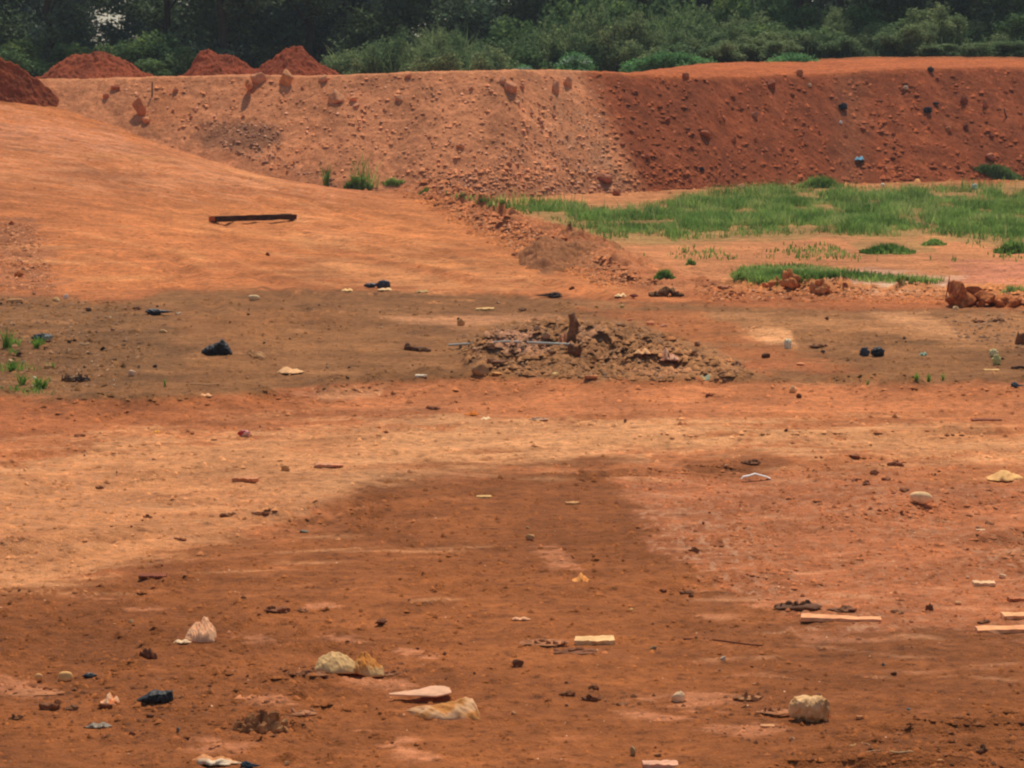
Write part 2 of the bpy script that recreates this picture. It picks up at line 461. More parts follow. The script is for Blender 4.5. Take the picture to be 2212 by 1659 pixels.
# dark damp strip
region(DARK, (149, 104, 68), 3.5, 3, 1, sp=.12)
region([(-40, 300), (110, 300), (200, 330), (160, 380), (40, 395), (-40, 395)], (124, 90, 60), 10, 10, .6)
region([(700, 312), (780, 318), (1040, 316), (1040, 345), (960, 350), (880, 332), (760, 330)], (186, 132, 90), 6.5, 9, .8)
region([(735, 328), (790, 330), (800, 348), (770, 345), (740, 338)], (218, 160, 116), 3.5, 4, .95)
region([(860, 312), (930, 314), (970, 340), (930, 335)], (214, 156, 112), 3.8, 4, .85)
region([(378, 317), (486, 316), (560, 315), (520, 324), (460, 328), (400, 322)], (212, 152, 112), 3.5, 4, .9)
region([(560, 305), (700, 310), (760, 340), (860, 370), (740, 372), (700, 350), (640, 325)], (176, 108, 66), 6, 9, .75)
region([(690, 362), (830, 364), (830, 372), (700, 374)], (180, 108, 70), 4, 6, .6)
region([(180, 318), (330, 305), (350, 330), (220, 340)], (158, 106, 66), 8, 10, .6)
region(CHURN, (164, 118, 82), 6, 9, .95, sp=0.05)
region([(488, 334), (540, 330), (560, 345), (545, 355), (515, 352), (492, 345)], (200, 150, 124), 3, 5, .85)
region([(575, 328), (605, 326), (600, 338), (580, 338)], (186, 138, 108), 3, 5, .7)
region([(620, 370), (660, 364), (700, 372), (660, 378)], (186, 132, 96), 3, 5, .7)
# thin strip in front of the damp band
region([(330, 386), (420, 382), (700, 384), (1300, 386), (1300, 412), (700, 415), (500, 412), (330, 405)], (203, 129, 86), 5, 6, .9, sp=.2)
region([(310, 390), (385, 386), (375, 396), (320, 399)], (224, 158, 116), 3, 4, .9)
# road ramp
ROAD = [(-400, 290), (-400, 100), (0, 104), (55, 97), (110, 120), (165, 145), (250, 162), (345, 192), (420, 197), (470, 230), (560, 262), (650, 292), (700, 300), (560, 297), (400, 289), (165, 289), (100, 299), (0, 293)]
roadm = region(ROAD, (199, 125, 79), 5, 5, 1, sp=.12) * (~bm_)
region([(100, 205), (330, 190), (480, 215), (560, 260), (620, 285), (380, 284), (200, 240)], (205, 132, 82), 12, 16, .6)
region([(180, 130), (330, 180), (400, 195), (330, 200), (160, 165), (0, 160), (0, 150)], (203, 134, 96), 8, 9, .6, sp=.2)
region([(-20, 115), (120, 130), (130, 150), (-20, 140)], (214, 146, 112), 9, 9, .8, sp=.3)
region([(-20, 160), (200, 165), (330, 195), (180, 190), (-20, 180)], (218, 150, 110), 8, 9, .6, sp=.3)
region([(300, 215), (360, 235), (350, 255), (310, 240)], (222, 154, 108), 8, 9, .7)
region([(330, 262), (420, 258), (560, 280), (400, 287), (300, 280)], (220, 152, 104), 8, 9, .6, sp=.3)
region([(-40, 215), (30, 220), (60, 260), (45, 292), (-40, 292)], (172, 112, 80), 7, 9, .9, sp=.4)
for (a, b, w_, h_, t_) in [(130, 157, 60, 3, .05), (190, 255, 28, 5, .3), (60, 262, 40, 3, 0), (120, 278, 60, 4, 0), (300, 240, 16, 10, .5), (420, 262, 60, 3, .1), (260, 178, 40, 3, .3), (330, 268, 50, 3, -.05)]:
    d = 1 - np.sqrt(((ex - a + wl * 6 + wf * 5) / w_) ** 2 + ((ey - b + wf * 2 - (ex - a) * t_) / h_) ** 2)
    C = blend(C, (224, 156, 104), sstep(-.2, .6, d) * .5)
for (a, b, w_, h_, t_) in [(100, 175, 110, 4, .02), (60, 165, 80, 3, -.05), (260, 192, 100, 4, .1), (300, 208, 60, 4, .1), (450, 275, 60, 6, .2), (370, 258, 60, 5, .2), (120, 190, 50, 6, .4)]:
    d = 1 - np.sqrt(((ex - a + wl * 6 + wf * 5) / w_) ** 2 + ((ey - b + wf * 2 - (ex - a) * t_) / h_) ** 2)
    C = blend(C, (180, 108, 66), sstep(-.2, .7, d) * .55)
streaks(60, (-20, 420), (110, 290), (20, 90), (1.0, 3.5), (-.02, .4), [(222, 156, 108), (178, 106, 62), (186, 114, 72)], .45)
streaks(40, (100, 620), (225, 292), (20, 90), (1.0, 3.0), (-.05, .3), [(224, 156, 104), (180, 108, 64)], .45)
streaks(60, (-20, 1040), (300, 384), (15, 70), (1.0, 3.0), (-.05, .08), [(176, 126, 86), (128, 92, 58), (196, 140, 98)], .5)
# low ground on the right with the grass
region([(470, 196), (560, 190), (700, 185), (1400, 180), (1400, 300), (1000, 300), (860, 292), (660, 286), (600, 262), (540, 236)], (204, 138, 95), 4, 5, 1, sp=.25)
region([(500, 205), (560, 203), (610, 206), (650, 204), (690, 193), (740, 188), (790, 183), (850, 187), (900, 186), (1060, 183), (1230, 183), (1230, 250), (1000, 246), (930, 238), (870, 240), (820, 236), (760, 239), (700, 242), (650, 245), (610, 243), (560, 226)], (150, 128, 80), 5, 5, .75)
region([(726, 276), (745, 266), (800, 264), (850, 270), (950, 280), (940, 287), (870, 285), (800, 286), (735, 284)], (150, 128, 80), 3, 4, .6)
region([(850, 242), (930, 240), (940, 252), (860, 256)], (150, 128, 80), 3, 4, .6)
region([(950, 262), (1040, 258), (1040, 285), (960, 282)], (206, 134, 108), 5, 6, .8)
region([(826, 274), (870, 268), (960, 278), (958, 292), (880, 293), (830, 290)], (206, 160, 138), 4, 5, .85)
region([(850, 284), (955, 285), (950, 291), (860, 291)], (220, 190, 165), 2.5, 3, .8)
# windrow
wm = info['wind'] * (~bm_)
C = blend(C, (190, 122, 84), np.clip(wm * 1.1, 0, 1) * sstep(-.5, .2, wf + .3) * (ex < 720))
C = blend(C, (200, 132, 84), np.clip(wm * .9, 0, 1) * (ex >= 720))
speck = np.where(wm > .3, .35, speck)
# bank
bankL, bankR = (212, 143, 105), (149, 79, 48)
bp = ex + wf * 8 + wl * 10 - (ey - 72) * .42
rgt = sstep(570, 604, bp)
CB = s2l(bankL) * (1 - rgt[..., None]) + s2l(bankR) * rgt[..., None]
gul = fbm(X_ * .8, Y_ * .25, 81, 4)
CB = CB * (1 + .16 * gul[..., None] + .08 * wf[..., None])
CBs = blend(CB, (188, 140, 112), sstep(0, 1, 1 - np.abs(ex - 600) / 90) * sstep(.0, .6, wf + .2) * (1 - rgt) * .6)
CBs = blend(CBs, (196, 122, 78), (1 - rgt) * sstep(.1, .6, wl) * .35)
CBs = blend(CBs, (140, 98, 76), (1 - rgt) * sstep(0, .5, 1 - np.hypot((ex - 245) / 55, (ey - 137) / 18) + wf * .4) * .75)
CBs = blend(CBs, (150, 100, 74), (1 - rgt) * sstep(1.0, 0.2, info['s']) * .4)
CBs = blend(CBs, (178, 104, 70), rgt * sstep(.1, .6, wf + .4 * gul) * .4)
CBs = blend(CBs, (150, 104, 78), sstep(820, 850, ex) * sstep(880, 850, ex) * .3)
topm = sstep(-.25, .0, info['s'] - info['Zl']) * rgt
CBs = blend(CBs, (190, 108, 66), topm * .9)
topl = sstep(-.1, .1, info['s'] - info['Zl']) * (1 - rgt)
CBs = blend(CBs, (208, 140, 100), topl * .6)
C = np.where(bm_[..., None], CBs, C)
speck = np.where(bm_, .12 * (1 - rgt), speck)
C *= (1 + .06 * wv)[..., None]
# ground far behind the bank: rough green-brown
fm = sstep(141, 150, Y_)
C = blend(C, (70, 74, 44), fm); speck *= 1 - fm
C *= np.array([1.03, .91, .73])
C *= (1 + (~bm_) * (.30 * fbm(X_ * .22, Y_ * .10, 97, 6, .62) + .22 * fbm(X_ * .5, Y_ * .9, 98, 5, .6)))[..., None]
speck *= .4 + .6 * sstep(-.1, .3, fbm(X_ * .5, Y_ * .22, 95, 4))
colattr = np.concatenate([np.clip(C, .01, .9), speck[..., None]], axis=2).reshape(-1, 4).astype(np.float32)
V = np.stack([X_, Y_, Z_], -1).reshape(-1, 3)
nr, nc = X_.shape
idx = np.arange(nr * nc).reshape(nr, nc)
quads = np.stack([idx[:-1, :-1], idx[:-1, 1:], idx[1:, 1:], idx[1:, :-1]], -1).reshape(-1, 4)
bf = (bm_[:-1, :-1] & bm_[1:, 1:]).reshape(-1)
rf = (roadm[:-1, :-1] > .5).reshape(-1) & ~bf
def sub_sheet(name, sel):
    q = quads[sel]
    u, inv = np.unique(q, return_inverse=True)
    me = new_mesh(name, V[u], inv.reshape(q.shape))
    a = me.attributes.new('soil', 'FLOAT_COLOR', 'POINT')
    a.data.foreach_set('color', colattr[u].ravel())
    return tag(mk(name, me, SOIL), kind='structure')
sub_sheet('ground', ~bf & ~rf)
sub_sheet('dirt_road', rf)
sub_sheet('earth_bank', bf)

# ------------------------------------------------------------------ shape builders (all sizes in metres, base at z=0)
def rock_me(w, d, h, seed, ang=.5, sub=3, sink=.18, lump=1.0):
    bm = bmesh.new(); bmesh.ops.create_icosphere(bm, subdivisions=sub, radius=1)
    o = Vector((seed * 3.17, seed * 1.31, seed * .77))
    for v in bm.verts:
        c = v.co.copy()
        f = 1 + .30 * lump * mn.noise(c * .9 + o) + .20 * ang * mn.noise(c * 2.1 + o * 2) + .09 * ang * mn.noise(c * 5 + o)
        if ang > .3:       # chisel some planes
            for k in range(5):
                nrm = Vector((mn.noise(o + Vector((k * 3.3, 0, 0))), mn.noise(o + Vector((0, k * 3.1, 0))), mn.noise(o + Vector((0, 0, k * 2.7))) + .12)).normalized()
                t = c.dot(nrm)
                if t > .72: f *= .72 / t * .96 + .04
        v.co = c * f
    zs = [v.co.z for v in bm.verts]; xs = [v.co.x for v in bm.verts]; ys = [v.co.y for v in bm.verts]
    for v in bm.verts:
        v.co.x = (v.co.x - min(xs)) / (max(xs) - min(xs)) * w - w / 2
        v.co.y = (v.co.y - min(ys)) / (max(ys) - min(ys)) * d - d / 2
        v.co.z = ((v.co.z - min(zs)) / (max(zs) - min(zs)) * (1 + sink) - sink) * h
        if v.co.z < -sink * h * .6: v.co.z = -sink * h * .6
    me = bpy.data.meshes.new('rock'); bm.to_mesh(me); bm.free()
    for p in me.polygons: p.use_smooth = ang < .45
    return me

def hull_me(w, d, h, seed, sink=.3, npt=16, rough=.05):
    """broken stone: bevelled convex hull of random points"""
    r = random.Random(seed * 7 + 1); bm = bmesh.new()
    for i in range(npt):
        v = Vector((r.gauss(0, 1), r.gauss(0, 1), r.gauss(0, 1))).normalized() * r.uniform(.75, 1.0)
        bm.verts.new(v)
    res = bmesh.ops.convex_hull(bm, input=bm.verts)
    bmesh.ops.delete(bm, geom=[g for g in res['geom_interior'] if isinstance(g, bmesh.types.BMVert)], context='VERTS')
    bmesh.ops.bevel(bm, geom=list(bm.edges), offset=.09, segments=1, affect='EDGES')
    bmesh.ops.triangulate(bm, faces=bm.faces)
    bmesh.ops.subdivide_edges(bm, edges=list(bm.edges), cuts=1)
    o = Vector((seed * 1.3, 2.2, seed * .4))
    for v in bm.verts: v.co *= 1 + rough * 2 * mn.noise(v.co * 3 + o)
    xs = [v.co.x for v in bm.verts]; ys = [v.co.y for v in bm.verts]; zs = [v.co.z for v in bm.verts]
    x0, x1, y0, y1, z0, z1 = min(xs), max(xs), min(ys), max(ys), min(zs), max(zs)
    for v in bm.verts:
        v.co.x = (v.co.x - x0) / (x1 - x0) * w - w / 2; v.co.y = (v.co.y - y0) / (y1 - y0) * d - d / 2
        v.co.z = ((v.co.z - z0) / (z1 - z0) * (1 + sink) - sink) * h
    bmesh.ops.recalc_face_normals(bm, faces=bm.faces)
    me = bpy.data.meshes.new('rock'); bm.to_mesh(me); bm.free()
    return me

def join_bm(meshes):
    bm = bmesh.new()
    for me, M in meshes:
        me.transform(M); bm.from_mesh(me); bpy.data.meshes.remove(me)
    me = bpy.data.meshes.new('clump'); bm.to_mesh(me); bm.free()
    return me

def clump_me(w, d, h, seed, n=9, ang=.9):
    r = random.Random(seed); L = []
    for i in range(n):
        t = (i + .5) / n - .5
        x = t * w * .85 + r.uniform(-.05, .05) * w; yy = r.uniform(-.3, .3) * d
        s = r.uniform(.35, .9) * (1 - abs(t) * .9)
        ww = w / n * r.uniform(1.6, 3.0)
        L.append((hull_me(ww, ww * r.uniform(.6, 1), h * s + .01, seed + i, .3, 12), Matrix.Translation((x, yy, 0)) @ Matrix.Rotation(r.uniform(0, 6), 4, 'Z')))
    L.append((rock_me(w * .95, d, h * .45, seed + 50, ang, 3), Matrix.Identity(4)))
    me = join_bm(L)
    for p in me.polygons: p.use_smooth = False
    return me

def slab_me(w, d, h, seed, wob=.05, taper=0, bend=0, bev=.12):
    bm = bmesh.new(); bmesh.ops.create_cube(bm, size=1)
    bmesh.ops.subdivide_edges(bm, edges=[e for e in bm.edges if abs(e.verts[0].co.x - e.verts[1].co.x) > .5], cuts=9)
    bmesh.ops.subdivide_edges(bm, edges=[e for e in bm.edges if abs(e.verts[0].co.y - e.verts[1].co.y) > .5], cuts=2)
    o = Vector((seed * 2.3, seed * 1.9, 4.1))
    for v in bm.verts:
        x, yy, z = v.co
        if abs(abs(x) - .5) < .01 and abs(abs(z) - .5) < .01: x *= 1 - bev * .15
        if abs(abs(yy) - .5) < .01 and abs(abs(z) - .5) < .01: yy *= 1 - bev
        k = 1 - taper * (x + .5)
        q = Vector((x * 6, yy * 3, z * 2)) + o
        v.co.x = x * w + mn.noise(q + Vector((9, 0, 0))) * wob * min(w, d) 
        v.co.y = yy * d * k + mn.noise(q) * wob * d * 2
        v.co.z = (z + .5) * h * k + mn.noise(q * 1.3 + Vector((0, 7, 0))) * wob * h * 3 + bend * h * (1 - 4 * x * x)
    me = bpy.data.meshes.new('slab'); bm.to_mesh(me); bm.free()
    return me

def tube_me(pts, r0, r1, seg=8, wob=.12, seed=0):
    pts = [Vector(p) for p in pts]
    V, Fc = [], []
    n = len(pts)
    for i, p in enumerate(pts):
        t = (pts[min(i + 1, n - 1)] - pts[max(i - 1, 0)]).normalized()
        a = t.cross(Vector((0, 0, 1)) if abs(t.z) < .9 else Vector((1, 0, 0))).normalized(); b = t.cross(a)
        r = r0 + (r1 - r0) * i / (n - 1)
        for k in range(seg):
            an = 2 * math.pi * k / seg
            rr = r * (1 + wob * mn.noise(Vector((i * .9 + seed, k * 1.3, seed))))
            V.append(p + (a * math.cos(an) + b * math.sin(an)) * rr)
    bm = bmesh.new(); vs = [bm.verts.new(v) for v in V]
    for i in range(n - 1):
        for k in range(seg):
            bm.faces.new((vs[i * seg + k], vs[i * seg + (k + 1) % seg], vs[(i + 1) * seg + (k + 1) % seg], vs[(i + 1) * seg + k]))
    bm.faces.new([vs[k] for k in range(seg)]); bm.faces.new([vs[(n - 1) * seg + k] for k in range(seg)][::-1])
    bmesh.ops.recalc_face_normals(bm, faces=bm.faces)
    me = bpy.data.meshes.new('stick'); bm.to_mesh(me); bm.free()
    return me

def sheet_me(w, d, h, seed, peaks=((0, 1, .35),), crease=.5, nx=44, ny=22, th=.006):
    """crumpled sheet: irregular outline, folds, peaks (pos -1..1, height, width)"""
    o = Vector((seed * 1.7, seed * 2.9, seed))
    V = []; ok = {}
    for j in range(ny):
        for i in range(nx):
            u = i / (nx - 1) * 2 - 1; v = j / (ny - 1) * 2 - 1
            q = Vector((u * 1.2, v * 1.2, 0)) + o
            # round the square off, then make the rim ragged
            a = math.sqrt(max(0, 1 - v * v / 2)); b = math.sqrt(max(0, 1 - u * u / 2))
            rag = 1 + .28 * mn.noise(q * 1.9) * max(abs(u), abs(v))
            x = u * a * rag; yy = v * b * rag
            rad = max(abs(u), abs(v))
            e = (1 - rad ** 3)
            pk = max(hh * math.exp(-((u - c) / wd) ** 2) for c, hh, wd in peaks)
            rid = 1 - abs(mn.noise(q * 2.4 + Vector((0, 0, 3)))) * 2.4
            rid2 = 1 - abs(mn.noise(q * 6.0 + Vector((0, 0, 8)))) * 2.6
            z = pk * (e * .85 + .15) * (1 - crease * .5 + crease * .5 * rid) + crease * .10 * rid2 + .03 * mn.noise(q * 14)
            x += crease * .06 * mn.noise(q * 5 + Vector((5, 5, 5))); yy += crease * .1 * mn.noise(q * 5)
            V.append((x * w / 2, yy * d / 2, max(z, 0) * h + .004))
    Q = [(j * nx + i, j * nx + i + 1, (j + 1) * nx + i + 1, (j + 1) * nx + i) for j in range(ny - 1) for i in range(nx - 1)]
    V = np.array(V); top = V + [0, 0, th]; n = len(V)
    Q = np.array(Q); faces = [*Q, *(Q[:, ::-1] + n)]
    rim = [i for i in range(nx)] + [j * nx + nx - 1 for j in range(1, ny)] + [(ny - 1) * nx + i for i in range(nx - 2, -1, -1)] + [j * nx for j in range(ny - 2, 0, -1)]
    for a, b in zip(rim, rim[1:] + rim[:1]): faces.append((b, a, a + n, b + n))
    return new_mesh('sheet', np.vstack([top, V]), np.array(faces))

def bag_me(w, d, h, seed, tail=0, sub=4):
    """crumpled plastic bag lying on the ground, creased skin, drawn-out end"""
    bm = bmesh.new(); bmesh.ops.create_icosphere(bm, subdivisions=sub, radius=1)
    o = Vector((seed * 1.37, seed * 2.11, seed * .3))
    for v in bm.verts:
        c = v.co.copy()
        rid = 1 - 2.2 * abs(mn.noise(c * 1.6 + o)); rid2 = 1 - 2.2 * abs(mn.noise(c * 4.2 + o))
        f = .5 + .42 * rid + .22 * rid2 + .2 * mn.noise(c * .8 + o)
        v.co = c * f
        if tail and c.x * tail > 0:
            t = abs(c.x)
            v.co.x += tail * t ** 3 * 1.3
            v.co.z *= 1 - .75 * t; v.co.y *= 1 - .55 * t
    xs = [v.co.x for v in bm.verts]; zs = [v.co.z for v in bm.verts]; ys = [v.co.y for v in bm.verts]
    for v in bm.verts:
        v.co.x = (v.co.x - min(xs)) / (max(xs) - min(xs)) * w - w / 2
        v.co.y = (v.co.y - min(ys)) / (max(ys) - min(ys)) * d - d / 2
        z = (v.co.z - min(zs)) / (max(zs) - min(zs))
        v.co.z = max((z * 1.25 - .25) * h, -.01)
    me = bpy.data.meshes.new('bag'); bm.to_mesh(me); bm.free()
    for p in me.polygons: p.use_smooth = True
    return me

def interp_me(top, bot, k, depth, seed, crease=.3, x0=0, y0=0, nx=90, nv=48, sharp=1.0):
    """body with the seen outline (top and bottom edge, px around the base point) and its own depth"""
    tx = [(a - x0) * k for a, b in top]; tz = [(y0 - b) * k for a, b in top]
    bx = [(a - x0) * k for a, b in bot]; bz = [(y0 - b) * k for a, b in bot]
    xa, xb = min(tx), max(tx); V = []
    o = Vector((seed * 1.9, seed * .7, seed * 1.1)); W = xb - xa
    for i in range(nx):
        t = i / (nx - 1); t = .5 - .5 * math.cos(math.pi * t) if False else t
        x = xa + W * t
        zt = float(np.interp(x, tx, tz)); zb_ = min(float(np.interp(x, bx, bz)), zt - .002)
        hgt = zt - zb_; c = (zt + zb_) / 2
        d = depth * W * .5 * (math.sin(math.pi * min(max(t, .03), .97)) ** .5)
        endk = min(1, t / .03, (1 - t) / .03)
        for j in range(nv):
            a = 2 * math.pi * j / nv
            ca, sa = math.cos(a), math.sin(a)
            zz = c + hgt / 2 * math.copysign(abs(sa) ** sharp, sa) * max(endk, .15)
            yy = d * ca * max(endk, .1)
            q = Vector((x / W * 5, yy / W * 5, zz / W * 5)) + o
            r1 = 1 - 2.2 * abs(mn.noise(q * 1.1)); r2 = 1 - 2.2 * abs(mn.noise(q * 2.7))
            n_ = (r1 * .6 + r2 * .4) * crease
            r3 = 1 - 2.2 * abs(mn.noise(q * 6.5)); n_ = (r1 * .9 + r2 * .55 + r3 * .35) * crease
            w = .13 * W * n_ * endk
            yy += w * ca; zz += .42 * hgt * n_ * (sa if sa < .5 else .45) * endk
            V.append((x + .02 * W * crease * mn.noise(q * 3), yy, zz))
    bm = bmesh.new(); vs = [bm.verts.new(v) for v in V]
    for i in range(nx - 1):
        for j in range(nv):
            bm.faces.new((vs[i * nv + j], vs[i * nv + (j + 1) % nv], vs[(i + 1) * nv + (j + 1) % nv], vs[(i + 1) * nv + j]))
    bm.faces.new(vs[:nv]); bm.faces.new(vs[-nv:][::-1])
    bmesh.ops.recalc_face_normals(bm, faces=bm.faces)
    me = bpy.data.meshes.new('body'); bm.to_mesh(me); bm.free()
    for p in me.polygons: p.use_smooth = True
    return me

def drape(name, top, bot, col, label, cat, crease=.5, col2=None, seed=1, slope=.45, scale2=6, lift=0, nx=80, nv=34):
    """crumpled sheet or half-empty sack: thick skin rising from its front edge to a ridge further back"""
    by = max(b for a, b in bot); bxm = (min(a for a, b in top) + max(a for a, b in top)) / 2
    P = pt(bxm, by); k = px2m(P); sg = CH / P.y
    tx = [(a - bxm) * k for a, b in top]; tz = [(by - b) * k for a, b in top]
    bx = [(a - bxm) * k for a, b in bot]; bz = [(by - b) * k for a, b in bot]
    xa, xb = min(tx), max(tx); W = xb - xa; o = Vector((seed * 1.9, seed * .7, seed * 1.1)); V = []
    for i in range(nx):
        x = xa + W * i / (nx - 1)
        H = max(float(np.interp(x, tx, tz)) - float(np.interp(x, bx, bz)), .004)
        y0 = float(np.interp(x, bx, bz)) / sg          # front edge further back where the outline rises
        Df = H / (slope + sg); zr = H * slope / (slope + sg)
        for j in range(nv):
            v = j / (nv - 1) * 1.8
            yy = y0 + Df * v
            if v <= 1: z = zr * (v ** .7)
            else: z = zr * max(0, 1 - ((v - 1) / .8) ** 1.5)
            q = Vector((x / W * 4.5 + v * .9, v * 1.6, 0)) + o
            r1 = 1 - 2.4 * abs(mn.noise(q)); r2 = 1 - 2.4 * abs(mn.noise(q * 2.6)); r3 = mn.noise(q * 8)
            e = min(1, v * 5, (1.8 - v) * 4) 
            zz = z + (r1 * .16 + r2 * .10 + r3 * .05) * crease * zr * 1.6 * e
            V.append((x + .015 * W * crease * mn.noise(q * 2 + Vector((7, 1, 0))), yy + .03 * W * crease * mn.noise(q * 1.7 + Vector((0, 9, 0))), max(zz, 0) + .006))
    V = np.array(V); n = len(V); th = .010
    Q = np.array([(i * nv + j, (i + 1) * nv + j, (i + 1) * nv + j + 1, i * nv + j + 1) for i in range(nx - 1) for j in range(nv - 1)])
    Bt = V.copy(); Bt[:, 2] = Bt[:, 2] - th
    faces = [*Q, *(Q[:, ::-1] + n)]
    rim = [i * nv for i in range(nx)] + [(nx - 1) * nv + j for j in range(1, nv)] + [i * nv + nv - 1 for i in range(nx - 2, -1, -1)] + [j for j in range(nv - 2, 0, -1)]
    for a, b in zip(rim, rim[1:] + rim[:1]): faces.append((b, a, a + n, b + n))
    me = new_mesh('skin', np.vstack([V, Bt]), np.array(faces))
    m = mat(col, .16, .85, 9, .5, col2=col2, scale2=scale2, spec=.15, transl=.18)
    o = mk(name, me, m, None, (P.x, P.y, float(terrain(P.x, P.y)) + lift))
    return tag(o, label, cat)

def ridge(name, top, by, col, label, cat, n=14, col2=None, seed=1, depth=1.0, group=None, wmul=2.6):
    """crumbly lump: broken pieces of many sizes stacked under the seen top outline"""
    bxm = (top[0][0] + top[-1][0]) / 2
    P = pt(bxm, by); k = px2m(P); r = random.Random(seed)
    xs = [(a - bxm) * k for a, b in top]; hs = [(by - b) * k for a, b in top]; W = xs[-1] - xs[0]; Lm = []
    for i in range(n):
        x = xs[0] + W * (i + .5) / n + r.uniform(-.3, .3) * W / n
        h = max(float(np.interp(x, xs, hs)), .02); w = W / n * r.uniform(.8, 1.2) * wmul
        Lm.append((hull_me(w, w * depth * r.uniform(.7, 1.1), h * r.uniform(.86, 1.0), seed * 31 + i, .2, 13), Matrix.Translation((x, r.uniform(.0, .4) * w * depth, 0)) @ Matrix.Rotation(r.uniform(0, 6.28), 4, 'Z')))
    for i in range(n * 3):
        x = r.uniform(xs[0], xs[-1]); h = max(float(np.interp(x, xs, hs)), .02) * r.uniform(.15, .6); w = h * r.uniform(.8, 1.6)
        Lm.append((hull_me(w, w, h, seed * 57 + i, .2, 12), Matrix.Translation((x, -r.uniform(.0, .5) * W / n * wmul * depth, 0)) @ Matrix.Rotation(r.uniform(0, 6.28), 4, 'Z')))
    me = join_bm(Lm); y = P.y + W / n * wmul * depth * .5
    o = mk(name, me, mat(col, .28, .95, 12, 1, col2=col2, scale2=9, spec=.1), None, (P.x, y, float(terrain(P.x, y)) - .01))
    return tag(o, label, cat, group)

def body(name, top, bot, col, label, cat, depth=.5, crease=.3, col2=None, seed=1, glossy=False, drop=.01, bump=.35, flat_=False, scale2=6, group=None):
    by = max(b for a, b in bot); bxm = (min(a for a, b in top) + max(a for a, b in top)) / 2
    P = pt(bxm, by); k = px2m(P)
    me = interp_me(top, bot, k, depth, seed, crease, bxm, by)
    if flat_:
        for p in me.polygons: p.use_smooth = False
    W = (max(a for a, b in top) - min(a for a, b in top)) * k
    yc = P.y + W * depth * .42
    # the ground rises in the picture with depth: keep the outline where it is seen
    o = mk(name, me, mat(col, .2, .55 if glossy else .88, 9, bump, col2=col2, scale2=scale2, spec=.25 if glossy else .15), None, (P.x, yc, float(terrain(P.x, yc)) - drop))
    return tag(o, label, cat, group)

def pt(px, py): return hit(px, py)
def px2m(P): return math.hypot(P.x, P.y) / F

# ------------------------------------------------------------------ dirt piles
def pile(name, outline, base_y, Yd, depth, col, label, seed, cat='dirt pile', front_base=None, group=None, amp=.11):
    """heaped earth whose ridge line follows the outline, at distance Yd; full depth behind and in front"""
    xs = np.array([a for a, b in outline], float); ys = np.array([b for a, b in outline], float)
    nx, ny = 260, 130
    Xw = (xs - 512) / F * Yd
    Zr = np.array([CH - (b - HY) / F * Yd for b in ys])
    cx = (Xw[0] + Xw[-1]) / 2
    zb = min(Zr[0], Zr[-1]) - .12 if front_base is None else front_base
    xi = np.linspace(Xw[0], Xw[-1], nx)
    H = np.maximum(np.interp(xi, Xw, Zr) - zb, 0.0)
    V = np.zeros((ny, nx, 3))
    for j in range(ny):
        v = j / (ny - 1) * 2 - 1
        dd = depth * (0.35 + .65 * np.sqrt(H / H.max()))
        prof = (1 - abs(v)) ** .85 if abs(v) > .12 else 1 - .88 * (abs(v) / .12) ** 1.6 * (1 - (1 - .12) ** .85) / .88
        Yp = Yd + v * dd * .5
        x = xi
        nz = fbm(x * 1.4 + seed, Yp * 1.4, seed, 4) * amp * 1.2 + fbm(x * 5 + seed, Yp * 5, seed + 3, 4, .65) * amp * 1.3
        V[j, :, 0] = x - cx + .1 * fbm(x * 2, Yp * 2, seed + 9, 2); V[j, :, 1] = Yp - Yd
        V[j, :, 2] = H * prof + nz * np.minimum(1, H * prof * 4) - .06
    ii = np.arange(nx * ny).reshape(ny, nx)
    q = np.stack([ii[:-1, :-1], ii[:-1, 1:], ii[1:, 1:], ii[1:, :-1]], -1).reshape(-1, 4)
    me = new_mesh(name, V.reshape(-1, 3), q)
    o = mk(name, me, mat(col, .22, .95, 5, .7, col2=tuple(int(c * 1.12) for c in col), scale2=1.2, spec=.1))
    o.location = (cx, Yd, zb)
    tag(o, label, cat, group)
    return o
zp = CH - (79 - HY) / F * 126
pile('dirt_pile', [(34, 80), (45, 75), (56, 66), (66, 58), (74, 54), (86, 52), (98, 51), (108, 51), (116, 54), (128, 60), (140, 68), (150, 73), (166, 80)], 80, 127, 5.0, (140, 68, 40),
     'broad rounded heap of red earth with a flat top, second from the left', 3, group='heaps of red earth on top of the bank')
pile('dirt_pile', [(172, 82), (184, 75), (192, 68), (196, 60), (202, 52), (208, 51), (218, 53), (230, 55), (240, 57), (248, 62), (256, 67), (268, 74), (280, 82)], 80, 128, 4.6, (138, 66, 39),
     'heap of red earth with steep left and long right slope, third from left', 5, group='heaps of red earth on top of the bank')
pile('dirt_pile', [(238, 84), (250, 74), (262, 65), (272, 60), (280, 54), (286, 48), (294, 46), (304, 47), (310, 52), (318, 58), (330, 66), (340, 71), (352, 80)], 80, 126, 4.8, (139, 67, 40),
     'tallest pointed heap of red earth, rightmost on top of the bank', 8, group='heaps of red earth on top of the bank')
pile('dirt_pile', [(-120, 101), (-90, 60), (-50, 44), (-15, 48), (0, 53), (8, 57), (20, 63), (32, 72), (42, 80), (52, 88), (60, 97), (66, 104)], 100, 118, 2.8, (132, 64, 36),
     'dark red-brown heap of earth cut off by the left edge, standing on the road', 13, group='heaps of red earth on top of the bank', front_base=float(terrain(-18.2, 116.5)) - .15)
pile('dirt_pile', [(506, 262), (516, 255), (526, 246), (537, 238), (547, 235), (558, 235), (568, 239), (580, 238), (592, 241), (612, 247), (630, 253), (648, 262)], 262, 78.5, 10, (152, 98, 62),
     'low heap of brown loose earth beside the road edge in front of the grass', 21, amp=.13, front_base=-.06)

